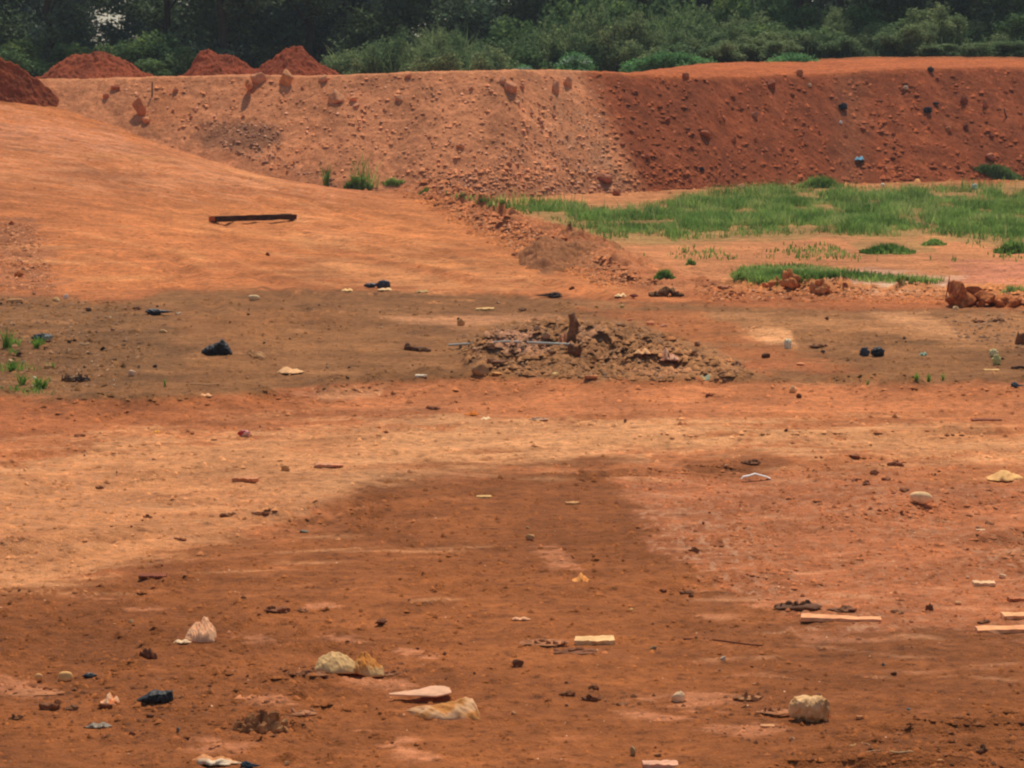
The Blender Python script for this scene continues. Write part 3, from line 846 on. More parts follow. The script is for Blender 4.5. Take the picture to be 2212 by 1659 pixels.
# ------------------------------------------------------------------ log
LA, LB = pt(212, 223), pt(294, 220)
LP = (LA + LB) / 2
ld = LB - LA
lw = ld.length
root = empty('log', (LP.x, LP.y + .1, LP.z + .02))
root.rotation_euler = (0, -math.asin(ld.z / lw), math.atan2(ld.y, ld.x))
tag(root, 'long dark brown squared log lying alone on the orange road', 'log')
sl = slab_me(lw, .24, .15, 5, .07)
mk('bark', sl, mat((70, 44, 28), .4, .95, 9, .8, col2=(48, 31, 21), spec=.1), root)
e1 = slab_me(.05, .2, .125, 3, .05); e1.transform(Matrix.Translation((-lw / 2 - .03, 0, .02)))
mk('cut_end', e1, mat((176, 92, 50), .2), root)

# ------------------------------------------------------------------ individual debris
pale, cream, pink, white = (222, 196, 160), (214, 190, 138), (214, 160, 132), (225, 215, 200)
earth, dkearth, black, grey = (140, 84, 54), (88, 58, 40), (34, 34, 38), (150, 150, 142)
CAT = {'rock': 'stone', 'bag': 'plastic bag', 'sheet': 'scrap', 'slab': 'board', 'stick': 'stick', 'clump': 'clod'}
def item(kind, name, px, py, w, h, col, label, cat=None, seed=None, depth=.6, rz=0, ang=.5, tail=0, peaks=None, crease=.5, col2=None, group=None,
         bend=0, taper=0, glossy=False, n=9, tilt=0, sink=.18, lift=0):
    P = pt(px, py)
    k = px2m(P)
    W, Hh = w * k, max(h * k, .012)
    seed = seed if seed is not None else int(px * 7 + py * 3) % 997
    # the lower outline of a thing is its near edge: move the centre back by half its depth
    D = max(W * depth, .02)
    if kind == 'rock': me = rock_me(W, D, Hh, seed, ang, 3 if w > 9 else 2, sink) if ang < .45 else hull_me(W, D, Hh, seed, sink)
    elif kind == 'bag': me = bag_me(W, D, Hh, seed, tail, 5 if w > 16 else 4)
    elif kind == 'sheet':
        sg = CH / P.y; D = min(.5 * h * k / sg, W * 1.6); Hh = .62 * h * k
        me = sheet_me(W, D, Hh, seed, peaks or ((-.4, .8, .35), (.45, 1, .4)), crease)
    elif kind == 'slab':
        D = max(min(.55 * h * k / (CH / P.y), W * .7), .03); Hh = max(.5 * h * k, .015)
        me = slab_me(W, D, Hh, seed, .09, taper, bend)
    elif kind == 'clump': me = clump_me(W, D, Hh, seed, n)
    elif kind == 'stick':
        pts = [((t - .5) * W, .03 * W * math.sin(t * 5 + seed), Hh * .5 + .25 * Hh * math.sin(t * 7 + seed)) for t in np.linspace(0, 1, 9)]
        me = tube_me(pts, Hh * .5, Hh * (.5 - .25 * (taper or .4)), seed=seed)
    if tilt: me.transform(Matrix.Rotation(tilt, 4, 'Y'))
    if kind == 'clump' or name == 'dark_stone': col = tuple(int(a_ * .58 + b_ * .42) for a_, b_ in zip(col, (172, 110, 68)))
    if kind in ('sheet', 'rock') and min(col) > 110: col = (min(255, int(col[0] * 1.03)), int(col[1] * .91), int(col[2] * .78))
    elif kind == 'slab' and min(col) > 110: col = (col[0], int(col[1] * .96), int(col[2] * .88))
    m = mat(col, .18 if kind in ('sheet', 'bag') else .25, .5 if glossy else .88, 10, .35, col2=col2, scale2=5 if w > 30 else 9, spec=.3 if glossy else .15)
    o = mk(name, me, m, None, (P.x, P.y + D * .42, 0), rz)
    o.location.z = float(terrain(P.x, P.y + D * .42)) - .004 + lift
    tag(o, label, cat or CAT[kind], group)
    return o

# (kind, name, px, py(bottom), w, h, colour, label, extras)
L = [
 # --- foreground
 ('clump', 'earth_clod', 309, 677, 40, 7, (120, 74, 46), 'ragged dark clods at the left foot of the cream sack', dict(n=10)),
 ('clump', 'earth_clod', 386, 677, 40, 7, (112, 70, 44), 'ragged dark clods at the right foot of the yellowish sack', dict(n=10)),
 ('clump', 'earth_clod', 303, 718, 30, 9, (186, 124, 84), 'low pale clod ridge just right of the big crumbly clods', dict(n=8)),
 ('sheet', 'paper_scrap', 181, 645, 19, 5, (236, 220, 196), 'small flat white flap at the left of the crumpled pink paper', dict(crease=.3, cat='paper', depth=.5)),
 ('sheet', 'torn_rag', 108, 705, 21, 16, (232, 198, 172), 'small white and orange rag twisted upright left of the black bag', dict(peaks=((-.1, 1, .3), (.6, .6, .3)), crease=.6, col2=(206, 122, 70), cat='rag', seed=41)),
 ('rock', 'stone', 65, 682, 15, 10, (232, 196, 140), 'round cream stone near the left edge with a smaller one beside it', dict(ang=.2)),
 ('rock', 'stone', 38, 682, 9, 7, (228, 190, 136), 'small cream stone left of the round cream stone', dict(ang=.2)),
 ('bag', 'plastic_scrap', 89, 679, 16, 5, (48, 46, 48), 'thin black plastic scrap right of the round cream stone', dict(glossy=True, cat='plastic scrap')),
 ('clump', 'earth_clod', 50, 711, 18, 16, (110, 66, 40), 'dark pointed clod standing up near the left edge', dict(n=4)),
 ('clump', 'earth_clod', 71, 711, 14, 8, (98, 62, 42), 'dark wedge-shaped clod right of the pointed clod', dict(n=4)),
 ('clump', 'earth_clod', 15, 721, 15, 9, (96, 60, 38), 'dark clod nearest the left edge below the pale stones', dict(n=5)),
 ('clump', 'earth_clod', 33, 696, 60, 6, (178, 112, 72), 'long low ridge of crumbs below the small cream stone', dict(n=14)),
 ('rock', 'brown_stone', 105, 711, 15, 6, (130, 74, 44), 'flat brown stone just below the twisted orange rag', dict()),
 ('sheet', 'plastic_scrap', 97, 730, 24, 7, (140, 136, 126), 'grey translucent plastic scrap left of the big crumbly clods', dict(crease=.6, cat='plastic scrap', glossy=True)),
 ('rock', 'dark_stone', 162, 718, 13, 5, (92, 54, 36), 'dark flat stone below the black bag', dict()),
 ('rock', 'dark_stone', 150, 719, 8, 4, (96, 56, 38), 'small dark stone at the left of the dark flat stone', dict()),
 ('rock', 'dark_stone', 132, 736, 7, 5, (120, 60, 38), 'reddish dark pebble between the grey plastic scrap and the blue-grey chip', dict()),
 ('rock', 'glass_chip', 179, 733, 6, 6, (112, 120, 124), 'blue-grey chip on dark soil left of the big crumbly clods', dict(glossy=True, cat='chip')),
 ('clump', 'twisted_root', 147, 659, 18, 14, (92, 50, 34), 'dark hooked root sticking up below the pink paper', dict(n=5, cat='root')),
 ('slab', 'wood_board', 152, 579, 28, 6, (140, 74, 46), 'flat reddish brown board lying left of the dark soil', dict(depth=.5)),
 ('rock', 'stone', 117, 626, 11, 4, (206, 160, 112), 'flat tan stone, left of a pair above the pink paper', dict()),
 ('rock', 'stone', 132, 624, 8, 4, (204, 152, 100), 'flat tan stone, right of a pair above the pink paper', dict()),
 ('clump', 'earth_clod', 275, 614, 26, 7, (118, 70, 44), 'dark ragged clods between two pale scuffs on the dark soil', dict(n=8)),
 ('clump', 'earth_clod', 303, 613, 13, 5, (142, 90, 56), 'short ragged clods right of the dark ragged clods', dict(n=5)),
 ('rock', 'dark_stone', 381, 627, 13, 5, (92, 50, 32), 'dark flat stone alone in the middle of the dark soil', dict()),
 ('rock', 'dark_stone', 290, 602, 8, 4, (108, 62, 40), 'small dark stone above the ragged clods', dict()),
 ('sheet', 'orange_rag', 208, 768, 62, 13, (216, 140, 84), 'orange and white rag spread along the bottom edge', dict(peaks=((-.2, 1, .3), (.4, .7, .3)), crease=.7, col2=(226, 196, 160), cat='rag', depth=.4)),
 ('bag', 'blue_grey_cloth', 250, 770, 22, 8, (66, 78, 84), 'dark blue-grey cloth at the bottom edge right of the orange rag', dict(cat='cloth', tail=1)),
 ('rock', 'stone', 287, 766, 6, 4, (226, 200, 160), 'small pale pebble at the bottom edge right of the blue-grey cloth', dict()),
 ('slab', 'broken_slab', 595, 645, 41, 10, (238, 192, 140), 'pale flat slab with a dark underside in the middle foreground', dict(depth=.5, taper=-.15, seed=3)),
 ('clump', 'earth_clod', 545, 648, 55, 6, (176, 112, 72), 'low line of pale crumbs left of the pale flat slab', dict(n=14)),
 ('clump', 'earth_clod', 575, 655, 46, 5, (110, 64, 42), 'row of dark crumbs under the pale flat slab', dict(n=9)),
 ('rock', 'dark_stone', 518, 667, 12, 8, (78, 48, 34), 'dark wedge stone left below the pale flat slab', dict(ang=.9)),
 ('sheet', 'orange_rag', 581, 581, 18, 12, (236, 180, 112), 'small pointed orange and cream rag on the dark soil', dict(peaks=((.05, 1, .35), (.5, .6, .25)), crease=.6, col2=(224, 140, 64), cat='rag')),
 ('clump', 'earth_clod', 663, 593, 8, 5, (88, 46, 30), 'left of two dark clods beside the pale scuffed soil', dict(n=3)),
 ('clump', 'earth_clod', 687, 594, 13, 8, (90, 54, 34), 'right and bigger of two dark clods beside the pale scuffed soil', dict(n=4)),
 ('sheet', 'paper_scrap', 520, 621, 21, 4, (232, 190, 160), 'strip of small white and pink paper bits on dark soil', dict(crease=.6, cat='paper')),
 ('rock', 'stone', 653, 650, 8, 4, (160, 150, 122), 'grey-green pebble right of the pale flat slab', dict()),
 ('rock', 'stone', 723, 661, 6, 5, (206, 206, 200), 'tiny white pebble below the long thin brown stick', dict()),
 ('rock', 'stone', 678, 703, 14, 12, (240, 224, 196), 'small white three-cornered stone above the pale soil ridge', dict(ang=.9)),
 ('clump', 'earth_clod', 567, 697, 16, 6, (112, 70, 40), 'leftmost dark flat clod by the pale soil ridge', dict(n=4)),
 ('clump', 'earth_clod', 594, 690, 12, 6, (108, 66, 38), 'topmost dark flat clod by the pale soil ridge', dict(n=4)),
 ('clump', 'earth_clod', 592, 702, 22, 8, (98, 58, 36), 'widest dark clod by the pale soil ridge', dict(n=6)),
 ('clump', 'earth_clod', 621, 706, 13, 4, (120, 74, 44), 'rightmost thin clod by the pale soil ridge', dict(n=4)),
 ('rock', 'stone', 636, 757, 12, 11, (170, 158, 124), 'grey-green stone standing near the bottom edge', dict(ang=.6)),
 ('rock', 'stone', 658, 757, 9, 4, (180, 150, 118), 'small flat stone between the grey-green stone and the pink slab', dict()),
 ('slab', 'broken_brick', 661, 770, 37, 9, (232, 174, 148), 'pale pink brick cut off by the bottom edge', dict(cat='brick', depth=.45)),
 ('clump', 'earth_clod', 748, 702, 32, 12, (140, 86, 52), 'clod heap left above the large cream lobed stone', dict(n=10, col2=(190, 132, 84))),
 ('clump', 'earth_clod', 775, 718, 42, 9, (176, 112, 70), 'light clod ridge running up to the large cream lobed stone', dict(n=12)),
 ('slab', 'stone_chip', 768, 727, 14, 4, (222, 164, 118), 'thin pale chip below the clod heap by the large cream stone', dict(cat='chip')),
 ('rock', 'stone', 792, 741, 7, 5, (206, 170, 140), 'small pink-grey pebble below the large cream lobed stone', dict()),
 ('rock', 'stone', 860, 720, 9, 4, (226, 172, 124), 'small tan pebble right of the large cream lobed stone', dict()),
 ('rock', 'glass_chip', 909, 714, 6, 5, (54, 84, 84), 'dark green chip, the lower one on the rough soil at right', dict(glossy=True, cat='chip')),
 ('rock', 'glass_chip', 882, 667, 6, 5, (84, 104, 100), 'dark green chip, the upper one on the rough soil at right', dict(glossy=True, cat='chip')),
 ('rock', 'stone', 1009, 688, 9, 5, (220, 168, 128), 'flat pale chip near the right edge below the planks', dict()),
 ('clump', 'earth_clod', 983, 753, 9, 7, (84, 60, 44), 'dark clod on the rutted soil near the bottom right corner', dict(n=3)),
 ('rock', 'stone', 941, 766, 7, 4, (220, 176, 128), 'pale pebble at the bottom edge right of the straws', dict()),
 ('stick', 'pale_straw', 902, 760, 24, 2, (222, 178, 122), 'longest pale straw lying flat near the bottom right', dict(cat='straw')),
 ('stick', 'pale_straw', 853, 746, 10, 1.8, (226, 178, 112), 'short pale straw leaning to the right on the rutted soil', dict(cat='straw', rz=.9)),
 ('stick', 'pale_straw', 866, 746, 13, 1.8, (214, 158, 104), 'short tan straw leaning to the left on the rutted soil', dict(cat='straw', rz=-1.0)),
 ('stick', 'pale_straw', 877, 742, 9, 2.2, (220, 176, 140), 'stubby pale straw at the right of the short straws', dict(cat='straw', rz=-1.0)),
 ('stick', 'pale_straw', 872, 753, 22, 1.8, (214, 160, 110), 'curved tan straw below the short straws', dict(cat='straw', rz=.35)),
 # pale log and right side pieces
 ('slab', 'wood_plank', 842, 622, 82, 8, (242, 172, 128), 'long pale pink split log beside the dark plant litter', dict(depth=.2, taper=.25, seed=7, cat='log', rz=-.12)),
 ('clump', 'plant_litter', 799, 611, 52, 13, (64, 44, 32), 'black-brown dead plant litter behind the long pale split log', dict(n=16, cat='litter')),
 ('clump', 'plant_litter', 843, 613, 30, 6, (96, 60, 42), 'row of small dark clods right of the black plant litter', dict(n=6, cat='clod')),
 ('slab', 'broken_brick', 985, 586, 22, 7, (240, 198, 160), 'short white brick near the right edge, above the planks', dict(cat='brick', depth=.4)),
 ('rock', 'stone', 1003, 579, 8, 5, (236, 214, 186), 'small white stone just right above the short white brick', dict()),
 ('rock', 'stone', 958, 605, 8, 5, (230, 190, 150), 'small pale stone left of the planks', dict()),
 ('slab', 'broken_brick', 1020, 602, 22, 7, (200, 120, 74), 'orange brick end at the right edge above the planks', dict(cat='brick', depth=.4)),
 ('slab', 'wood_plank', 1030, 619, 54, 8, (244, 182, 134), 'upper of two pale planks at the right edge', dict(depth=.22, cat='plank', group='pale planks', seed=2, rz=.04)),
 ('slab', 'wood_plank', 1026, 633, 100, 8, (242, 172, 126), 'lower and longer of two pale planks at the right edge', dict(depth=.14, cat='plank', group='pale planks', seed=8, rz=.03)),
 ('clump', 'earth_clod', 929, 611, 8, 8, (88, 54, 40), 'dark upright clod between the split log and the planks', dict(n=3)),
 ('clump', 'earth_clod', 984, 624, 11, 6, (110, 72, 48), 'brown clod touching the left end of the upper plank', dict(n=3)),
 ('clump', 'earth_clod', 895, 614, 20, 5, (116, 74, 48), 'low crumbs just right above the tip of the split log', dict(n=6)),
 ('stick', 'thin_stick', 725, 647, 86, 2.0, (120, 68, 44), 'long thin brown stick lying on the dark soil', dict(rz=-.42)),
 # --- middle ground
 ('rock', 'stone', 922, 507, 24, 13, (244, 222, 186), 'smooth white oval stone on pinkish soil at right', dict(ang=.2, depth=.7, sink=.05)),
 ('sheet', 'cream_cloth', 1008, 482, 36, 13, (232, 196, 140), 'cream lump of cloth at the right edge of the pinkish soil', dict(peaks=((0, 1, .6), (.7, .6, .3)), crease=.35, cat='cloth')),
 ('clump', 'bark_piece', 751, 466, 21, 7, (80, 48, 30), 'dark strip of bark just behind the bent white strip', dict(n=9, cat='bark')),
 ('clump', 'earth_clod', 856, 459, 7, 6, (130, 70, 44), 'small round red-brown clod above the scattered clods at right', dict(n=2)),
 ('clump', 'earth_clod', 896, 466, 16, 8, (140, 84, 56), 'largest of the scattered clods above the white oval stone', dict(n=5)),
 ('clump', 'earth_clod', 874, 475, 8, 5, (120, 70, 46), 'upper middle clod of the scatter left of the white oval stone', dict(n=3)),
 ('clump', 'earth_clod', 866, 485, 8, 5, (116, 64, 44), 'lower clod of the scatter left of the white oval stone', dict(n=3)),
 ('clump', 'earth_clod', 856, 481, 6, 4, (120, 70, 46), 'leftmost tiny clod of the scatter left of the white oval stone', dict(n=2)),
 ('clump', 'earth_clod', 886, 481, 7, 4, (118, 70, 46), 'right clod of the scatter left of the white oval stone', dict(n=2)),
 ('clump', 'earth_clod', 905, 492, 7, 6, (124, 74, 48), 'clod just left above the white oval stone', dict(n=2)),
 ('rock', 'stone', 891, 497, 10, 4, (150, 88, 58), 'flat red-brown stone just left of the white oval stone', dict()),
 ('clump', 'earth_clod', 991, 525, 7, 6, (120, 78, 54), 'round brown clod right below the white oval stone', dict(n=2)),
 ('clump', 'earth_clod', 694, 552, 7, 6, (108, 60, 40), 'dark clod where the pale specks begin', dict(n=2)),
 ('slab', 'stone_chip', 981, 531, 9, 3, (240, 204, 168), 'thin white chip below the brown clod at right', dict(cat='chip')),
 ('slab', 'wood_board', 987, 421, 30, 3, (150, 84, 54), 'thin brown stick-like board near the right edge above the cream cloth', dict(depth=.2)),
 ('bag', 'red_scrap', 244, 437, 14, 6, (206, 44, 30), 'small bright red plastic scrap on the pale track', dict(glossy=True, cat='plastic scrap', col2=(230, 180, 160))),
 ('slab', 'broken_brick', 245, 483, 26, 7.5, (202, 132, 86), 'short brown brick, nearest of three pieces on the pale track', dict(depth=.4, cat='brick')),
 ('slab', 'broken_brick', 329, 469, 28, 6, (216, 146, 104), 'long thin brick, rightmost of three pieces on the pale track', dict(depth=.3, cat='brick', taper=.4)),
 ('rock', 'stone', 286, 472, 11, 6, (208, 150, 96), 'small flat tan stone between the two bricks on the pale track', dict()),
 ('clump', 'earth_clod', 229, 517, 20, 7, (110, 66, 36), 'dark crumbly clod below the short brown brick', dict(n=7)),
 ('clump', 'earth_clod', 259, 516, 16, 4, (124, 74, 46), 'thin trail of dark crumbs right of the dark crumbly clod', dict(n=6)),
 ('clump', 'earth_clod', 179, 541, 12, 4, (124, 66, 40), 'flat dark clod at the left edge of the dark soil', dict(n=4)),
 ('clump', 'earth_clod', 100, 489, 9, 4, (120, 72, 44), 'small dark clod on the pale track at left', dict(n=3)),
 ('clump', 'earth_clod', 147, 518, 8, 4, (120, 70, 44), 'small dark clod below the pale track at left', dict(n=3)),
 ('clump', 'earth_clod', 81, 437, 9, 4, (150, 84, 50), 'small red-brown clod left of the orange leaf', dict(n=3)),
 ('sheet', 'dry_leaf', 156, 433, 7, 4, (232, 160, 66), 'tiny orange leaf above the pale track at left', dict(cat='leaf')),
 ('rock', 'glass_chip', 304, 533, 9, 3, (126, 134, 126), 'flat grey-blue chip at the top left of the dark soil', dict(cat='chip')),
 ('sheet', 'dry_leaf', 472, 416, 14, 6, (206, 112, 36), 'curled orange-brown leaf just in front of the damp strip', dict(cat='leaf', peaks=((.2, 1, .5),), crease=.3)),
 ('sheet', 'paper_scrap', 486, 420, 11, 4, (244, 226, 196), 'tiny white paper right beside the curled orange leaf', dict(cat='paper')),
 ('clump', 'lime_crumbs', 539, 421, 20, 3.5, (232, 196, 164), 'patch of whitish crumbs right of the curled orange leaf', dict(n=12, cat='crumbs')),
 ('clump', 'earth_clod', 434, 410, 13, 5, (140, 84, 56), 'brown clod left above the curled orange leaf', dict(n=4)),
 ('rock', 'dark_stone', 626, 423, 5, 4, (62, 56, 60), 'tiny black pebble in front of the pale track', dict()),
 ('rock', 'dark_stone', 786, 432, 4, 3, (70, 50, 44), 'tiny black pebble on the pale track at right', dict()),
 ('slab', 'wood_chip', 484, 498, 15, 3, (226, 184, 122), 'pale yellow wood chip at the top of the dark soil', dict(depth=.3, cat='chip', rz=.1)),
 ('slab', 'wood_chip', 573, 505, 14, 5, (214, 152, 92), 'tan wood chip right of the pale yellow chip', dict(depth=.5, cat='chip', rz=.2)),
 ('stick', 'thin_stick', 499, 531, 41, 1.4, (176, 116, 76), 'fine pale brown twig in the middle of the dark soil', dict(rz=.15, cat='twig')),
 ('rock', 'stone', 530, 540, 10, 6, (206, 150, 96), 'tan stone just below the fine twig', dict()),
 ('rock', 'stone', 528, 529, 5, 3, (190, 160, 120), 'tiny tan pebble at the right end of the fine twig', dict()),
 ('slab', 'wood_chip', 631, 610, 5, 3, (236, 206, 130), 'tiny yellow splinter left of the two dark clods', dict(cat='splinter', rz=1)),
 # --- damp strip
 ('bag', 'plastic_bag', 160, 316, 33, 6, (52, 50, 54), 'flat dark grey plastic bag near the far left of the damp strip', dict(glossy=True, tail=1, depth=.5)),
 ('stick', 'thin_stick', 178, 315, 7, 2, (220, 196, 160), 'short white stick at the right tip of the flat dark bag', dict(rz=.9)),
 ('rock', 'stone', 254, 301, 13, 6, (228, 216, 184), 'white domed stone in the damp strip right of the flat dark bag', dict(ang=.3)),
 ('bag', 'plastic_bag', 41, 341, 24, 6, (58, 58, 58), 'grey and black plastic bag at the left end of the damp strip', dict(glossy=True, col2=(170, 170, 160))),
 ('clump', 'rubbish_heap', 75, 382, 30, 14, (170, 140, 104), 'small heap of pale rubbish by the green grass at left', dict(n=12, col2=(74, 56, 44), cat='rubbish')),
 ('rock', 'stone', 46, 369, 15, 8, (190, 140, 88), 'tan stone with a dark foot left of the pale rubbish heap', dict()),
 ('rock', 'stone', 132, 376, 8, 6, (230, 206, 188), 'white stone right of the pale rubbish heap', dict()),
 ('stick', 'thin_stick', 204, 388, 30, 1.6, (216, 164, 110), 'straight pale straw-like stick along the near edge of the damp strip', dict(cat='stick')),
 ('sheet', 'paper_scrap', 204, 396, 15, 4, (232, 188, 150), 'white paper pieces just below the straight pale stick', dict(cat='paper', crease=.6)),
 ('rock', 'stone', 190, 392, 5, 3, (230, 180, 140), 'tiny pale pebble left of the white paper pieces', dict()),
 ('rock', 'foil_piece', 66, 299, 5, 5, (250, 250, 252), 'bright white piece of foil at the far left of the damp strip', dict(cat='foil')),
 ('rock', 'stone', 56, 301, 9, 5, (220, 170, 110), 'tan stone just left of the bright foil', dict()),
 ('rock', 'stone', 14, 304, 18, 5, (206, 150, 96), 'low tan stone at the left edge above the grey bag', dict()),
 ('rock', 'stone', 35, 295, 7, 3, (226, 180, 140), 'small pale stone above the low tan stone', dict()),
 ('rock', 'stone', 163, 333, 8, 3, (222, 196, 150), 'small pale stone below the flat dark bag', dict()),
 ('rock', 'stone', 128, 310, 8, 4, (214, 166, 126), 'pale stone left of the flat dark bag', dict()),
 ('rock', 'dark_stone', 137, 310, 9, 3, (86, 60, 46), 'dark stone touching the pale stone left of the flat dark bag', dict()),
 ('stick', 'thin_stick', 84, 346, 10, 1.8, (214, 176, 130), 'short pale stick right of the grey and black bag', dict()),
 ('rock', 'stone', 49, 383, 4, 6, (214, 206, 180), 'narrow white stone at the left of the pale rubbish heap', dict()),
 ('rock', 'stone', 67, 353, 3, 5, (220, 200, 160), 'tiny upright pale stone above the pale rubbish heap', dict()),
 ('bag', 'plastic_bag', 383, 288, 16, 9, (60, 64, 74), 'dark blue-grey bag with a white scrap beneath, on the road edge', dict(glossy=True, depth=.5, seed=3)),
 ('bag', 'plastic_scrap', 370, 288, 14, 4, (66, 60, 66), 'dark shred trailing left of the blue-grey bag', dict(cat='plastic scrap', glossy=True)),
 ('sheet', 'paper_scrap', 385, 291, 15, 3, (236, 216, 180), 'white strip lying under the blue-grey bag', dict(cat='paper', crease=.2)),
 ('sheet', 'paper_scrap', 347, 292, 12, 3.5, (240, 214, 160), 'flat cream scrap left of the blue-grey bag', dict(cat='paper', crease=.2)),
 ('sheet', 'dry_leaf', 422, 293, 14, 4, (190, 150, 96), 'pale dry leaf right of the blue-grey bag', dict(cat='leaf', crease=.6)),
 ('rock', 'dark_stone', 376, 296, 8, 3, (70, 58, 56), 'black pebble below the blue-grey bag', dict()),
 ('slab', 'wood_chip', 485, 311, 18, 4, (232, 190, 130), 'pale wood piece tapering to the left, middle of the damp strip', dict(taper=-.4, cat='wood')),
 ('rock', 'stone', 461, 326, 8, 7, (210, 170, 124), 'pale stone on the light streak left of the churned mud', dict()),
 ('clump', 'dark_chunk', 412, 351, 16, 12, (70, 46, 32), 'dark square muddy chunk left of the metal pole', dict(n=3, cat='chunk')),
 ('clump', 'dark_chunk', 424, 352, 11, 7, (84, 60, 44), 'lower muddy chunk touching the dark square one', dict(n=3, cat='chunk')),
 ('sheet', 'crumpled_paper', 289, 375, 25, 8, (222, 190, 150), 'crumpled off-white sheet below the folded cardboard', dict(crease=.6, cat='paper', peaks=((-.4, 1, .5), (.4, .5, .4)))),
 ('slab', 'white_tile', 421, 377, 12, 4, (236, 222, 204), 'flat white tile piece at the near edge of the damp strip', dict(cat='tile')),
 ('rock', 'stone', 480, 377, 18, 10, (170, 130, 88), 'wedge-shaped brown stone with a pale top below the pole', dict(ang=.9)),
 ('rock', 'stone', 497, 376, 11, 3, (220, 176, 120), 'flat pale stone right of the wedge-shaped stone', dict()),
 ('rock', 'stone', 467, 353, 10, 4, (222, 170, 110), 'tan stone just under the left part of the pole', dict()),
 ('clump', 'earth_clod', 490, 352, 13, 7, (110, 76, 52), 'muddy clod lying over the metal pole', dict(n=5, cat='clod')),
 ('clump', 'earth_clod', 498, 366, 26, 8, (104, 72, 50), 'muddy clods below the metal pole', dict(n=8, cat='clod')),
 ('clump', 'wood_stump', 575, 357, 13, 20, (92, 58, 38), 'dark squat stump at the right end of the metal pole', dict(n=4, cat='stump', depth=.9)),
 ('sheet', 'leaning_slab', 563, 342, 11, 17, (190, 140, 112), 'pale pink slab leaning against the tall broken stump', dict(crease=.15, cat='slab', depth=.6)),
 ('bag', 'plastic_scrap', 547, 298, 32, 5, (84, 66, 56), 'long dark plastic shred at the far edge of the damp strip', dict(cat='plastic scrap', tail=-1)),
 ('clump', 'earth_clod', 571, 290, 4, 5, (70, 44, 32), 'small dark clod behind the long plastic shred', dict(n=2)),
 ('clump', 'earth_clod', 523, 311, 6, 4, (92, 70, 52), 'small dark clod left above the tall broken stump', dict(n=2)),
 ('sheet', 'white_shell', 621, 298, 12, 5, (244, 226, 188), 'white domed scrap beside a dark red stone', dict(cat='scrap', crease=.1)),
 ('rock', 'red_stone', 634, 298, 9, 3, (120, 50, 34), 'dark red flat stone beside the white domed scrap', dict()),
 ('rock', 'stone', 620, 308, 10, 3, (186, 170, 120), 'flat greenish stone below the white domed scrap', dict()),
 ('rock', 'stone', 650, 325, 9, 5, (232, 166, 132), 'pink stone, middle of three in the reddish soil', dict()),
 ('rock', 'stone', 630, 321, 9, 3, (224, 152, 116), 'pink stone, left of three in the reddish soil', dict()),
 ('rock', 'stone', 664, 327, 8, 3, (220, 146, 108), 'pink stone, right of three in the reddish soil', dict()),
 ('sheet', 'curled_scrap', 642, 360, 18, 8, (216, 178, 136), 'pale curled scrap in the middle of the churned mud', dict(crease=.2, cat='scrap')),
 ('sheet', 'crumpled_sack', 668, 367, 24, 19, (176, 116, 86), 'pinkish brown crumpled sack in the churned mud', dict(peaks=((-.1, 1, .35), (.5, .5, .3)), crease=.6, cat='sack', col2=(214, 160, 126))),
 ('clump', 'dry_plant', 594, 360, 9, 8, (176, 136, 76), 'tuft of dry yellow litter right of the squat stump', dict(n=4, cat='litter')),
 ('rock', 'stone', 556, 376, 8, 4, (240, 226, 170), 'small white stone at the near edge below the stumps', dict()),
 ('slab', 'wood_board', 591, 381, 13, 5, (196, 122, 74), 'orange-brown board end at the near edge of the churned mud', dict()),
 ('rock', 'stone', 620, 379, 6, 3, (236, 190, 130), 'tiny cream stone right of the orange-brown board end', dict()),
 ('sheet', 'crumpled_rag', 706, 380, 18, 8, (196, 170, 124), 'pale greenish rag at the near edge of the damp strip', dict(crease=.7, cat='rag', col2=(130, 150, 126))),
 ('rock', 'dark_stone', 766, 358, 9, 5, (60, 46, 40), 'black stone between the white bags and the churned mud', dict()),
 ('sheet', 'dry_leaf', 729, 362, 11, 5, (216, 140, 84), 'orange dry leaf right of the churned mud', dict(cat='leaf', crease=.6)),
 ('clump', 'earth_clod', 709, 397, 7, 6, (140, 74, 48), 'round red-brown clod in front of the damp strip', dict(n=2)),
 ('clump', 'earth_clod', 737, 366, 8, 5, (96, 66, 46), 'small dark clod below the orange dry leaf', dict(n=3)),
 ('bag', 'plastic_bag', 788, 349, 9, 10, (244, 230, 190), 'small white pointed bag in the damp strip', dict(depth=.8)),
 ('clump', 'dead_branch', 818, 349, 20, 5, (88, 58, 40), 'dark broken branch between the white pointed bag and the black bag', dict(n=9, cat='branch')),
 ('rock', 'dark_stone', 823, 354, 5, 3, (70, 76, 72), 'tiny grey stone under the dark broken branch', dict()),
 ('bag', 'plastic_bag', 878, 357, 15, 9, (36, 34, 38), 'black bag, right lump of a pair', dict(glossy=True)),
 ('bag', 'plastic_bag', 865, 356, 11, 9, (64, 68, 72), 'grey and black bag, left lump of a pair', dict(glossy=True)),
 ('sheet', 'cyan_scrap', 924, 356, 8, 6, (150, 196, 190), 'tiny pale cyan plastic scrap right of the black bags', dict(cat='plastic scrap', crease=.6)),
 ('bag', 'plastic_bag', 994, 357, 10, 8, (240, 222, 160), 'upper lump of the white and yellow bag at right', dict()),
 ('bag', 'plastic_bag', 997, 365, 10, 10, (216, 206, 130), 'lower yellow-green bag beneath the white one at right', dict()),
 ('slab', 'stone_chip', 992, 371, 16, 2.2, (226, 180, 120), 'flat pale strip below the white and yellow bags', dict(cat='chip')),
 ('stick', 'thin_stick', 1020, 370, 16, 3, (76, 58, 46), 'dark stick at the right edge beside the yellow bag', dict(rz=-.3)),
 ('bag', 'plastic_scrap', 1018, 389, 14, 5, (76, 88, 98), 'blue-grey plastic scrap at the right edge in front of the damp strip', dict(cat='plastic scrap', tail=1)),
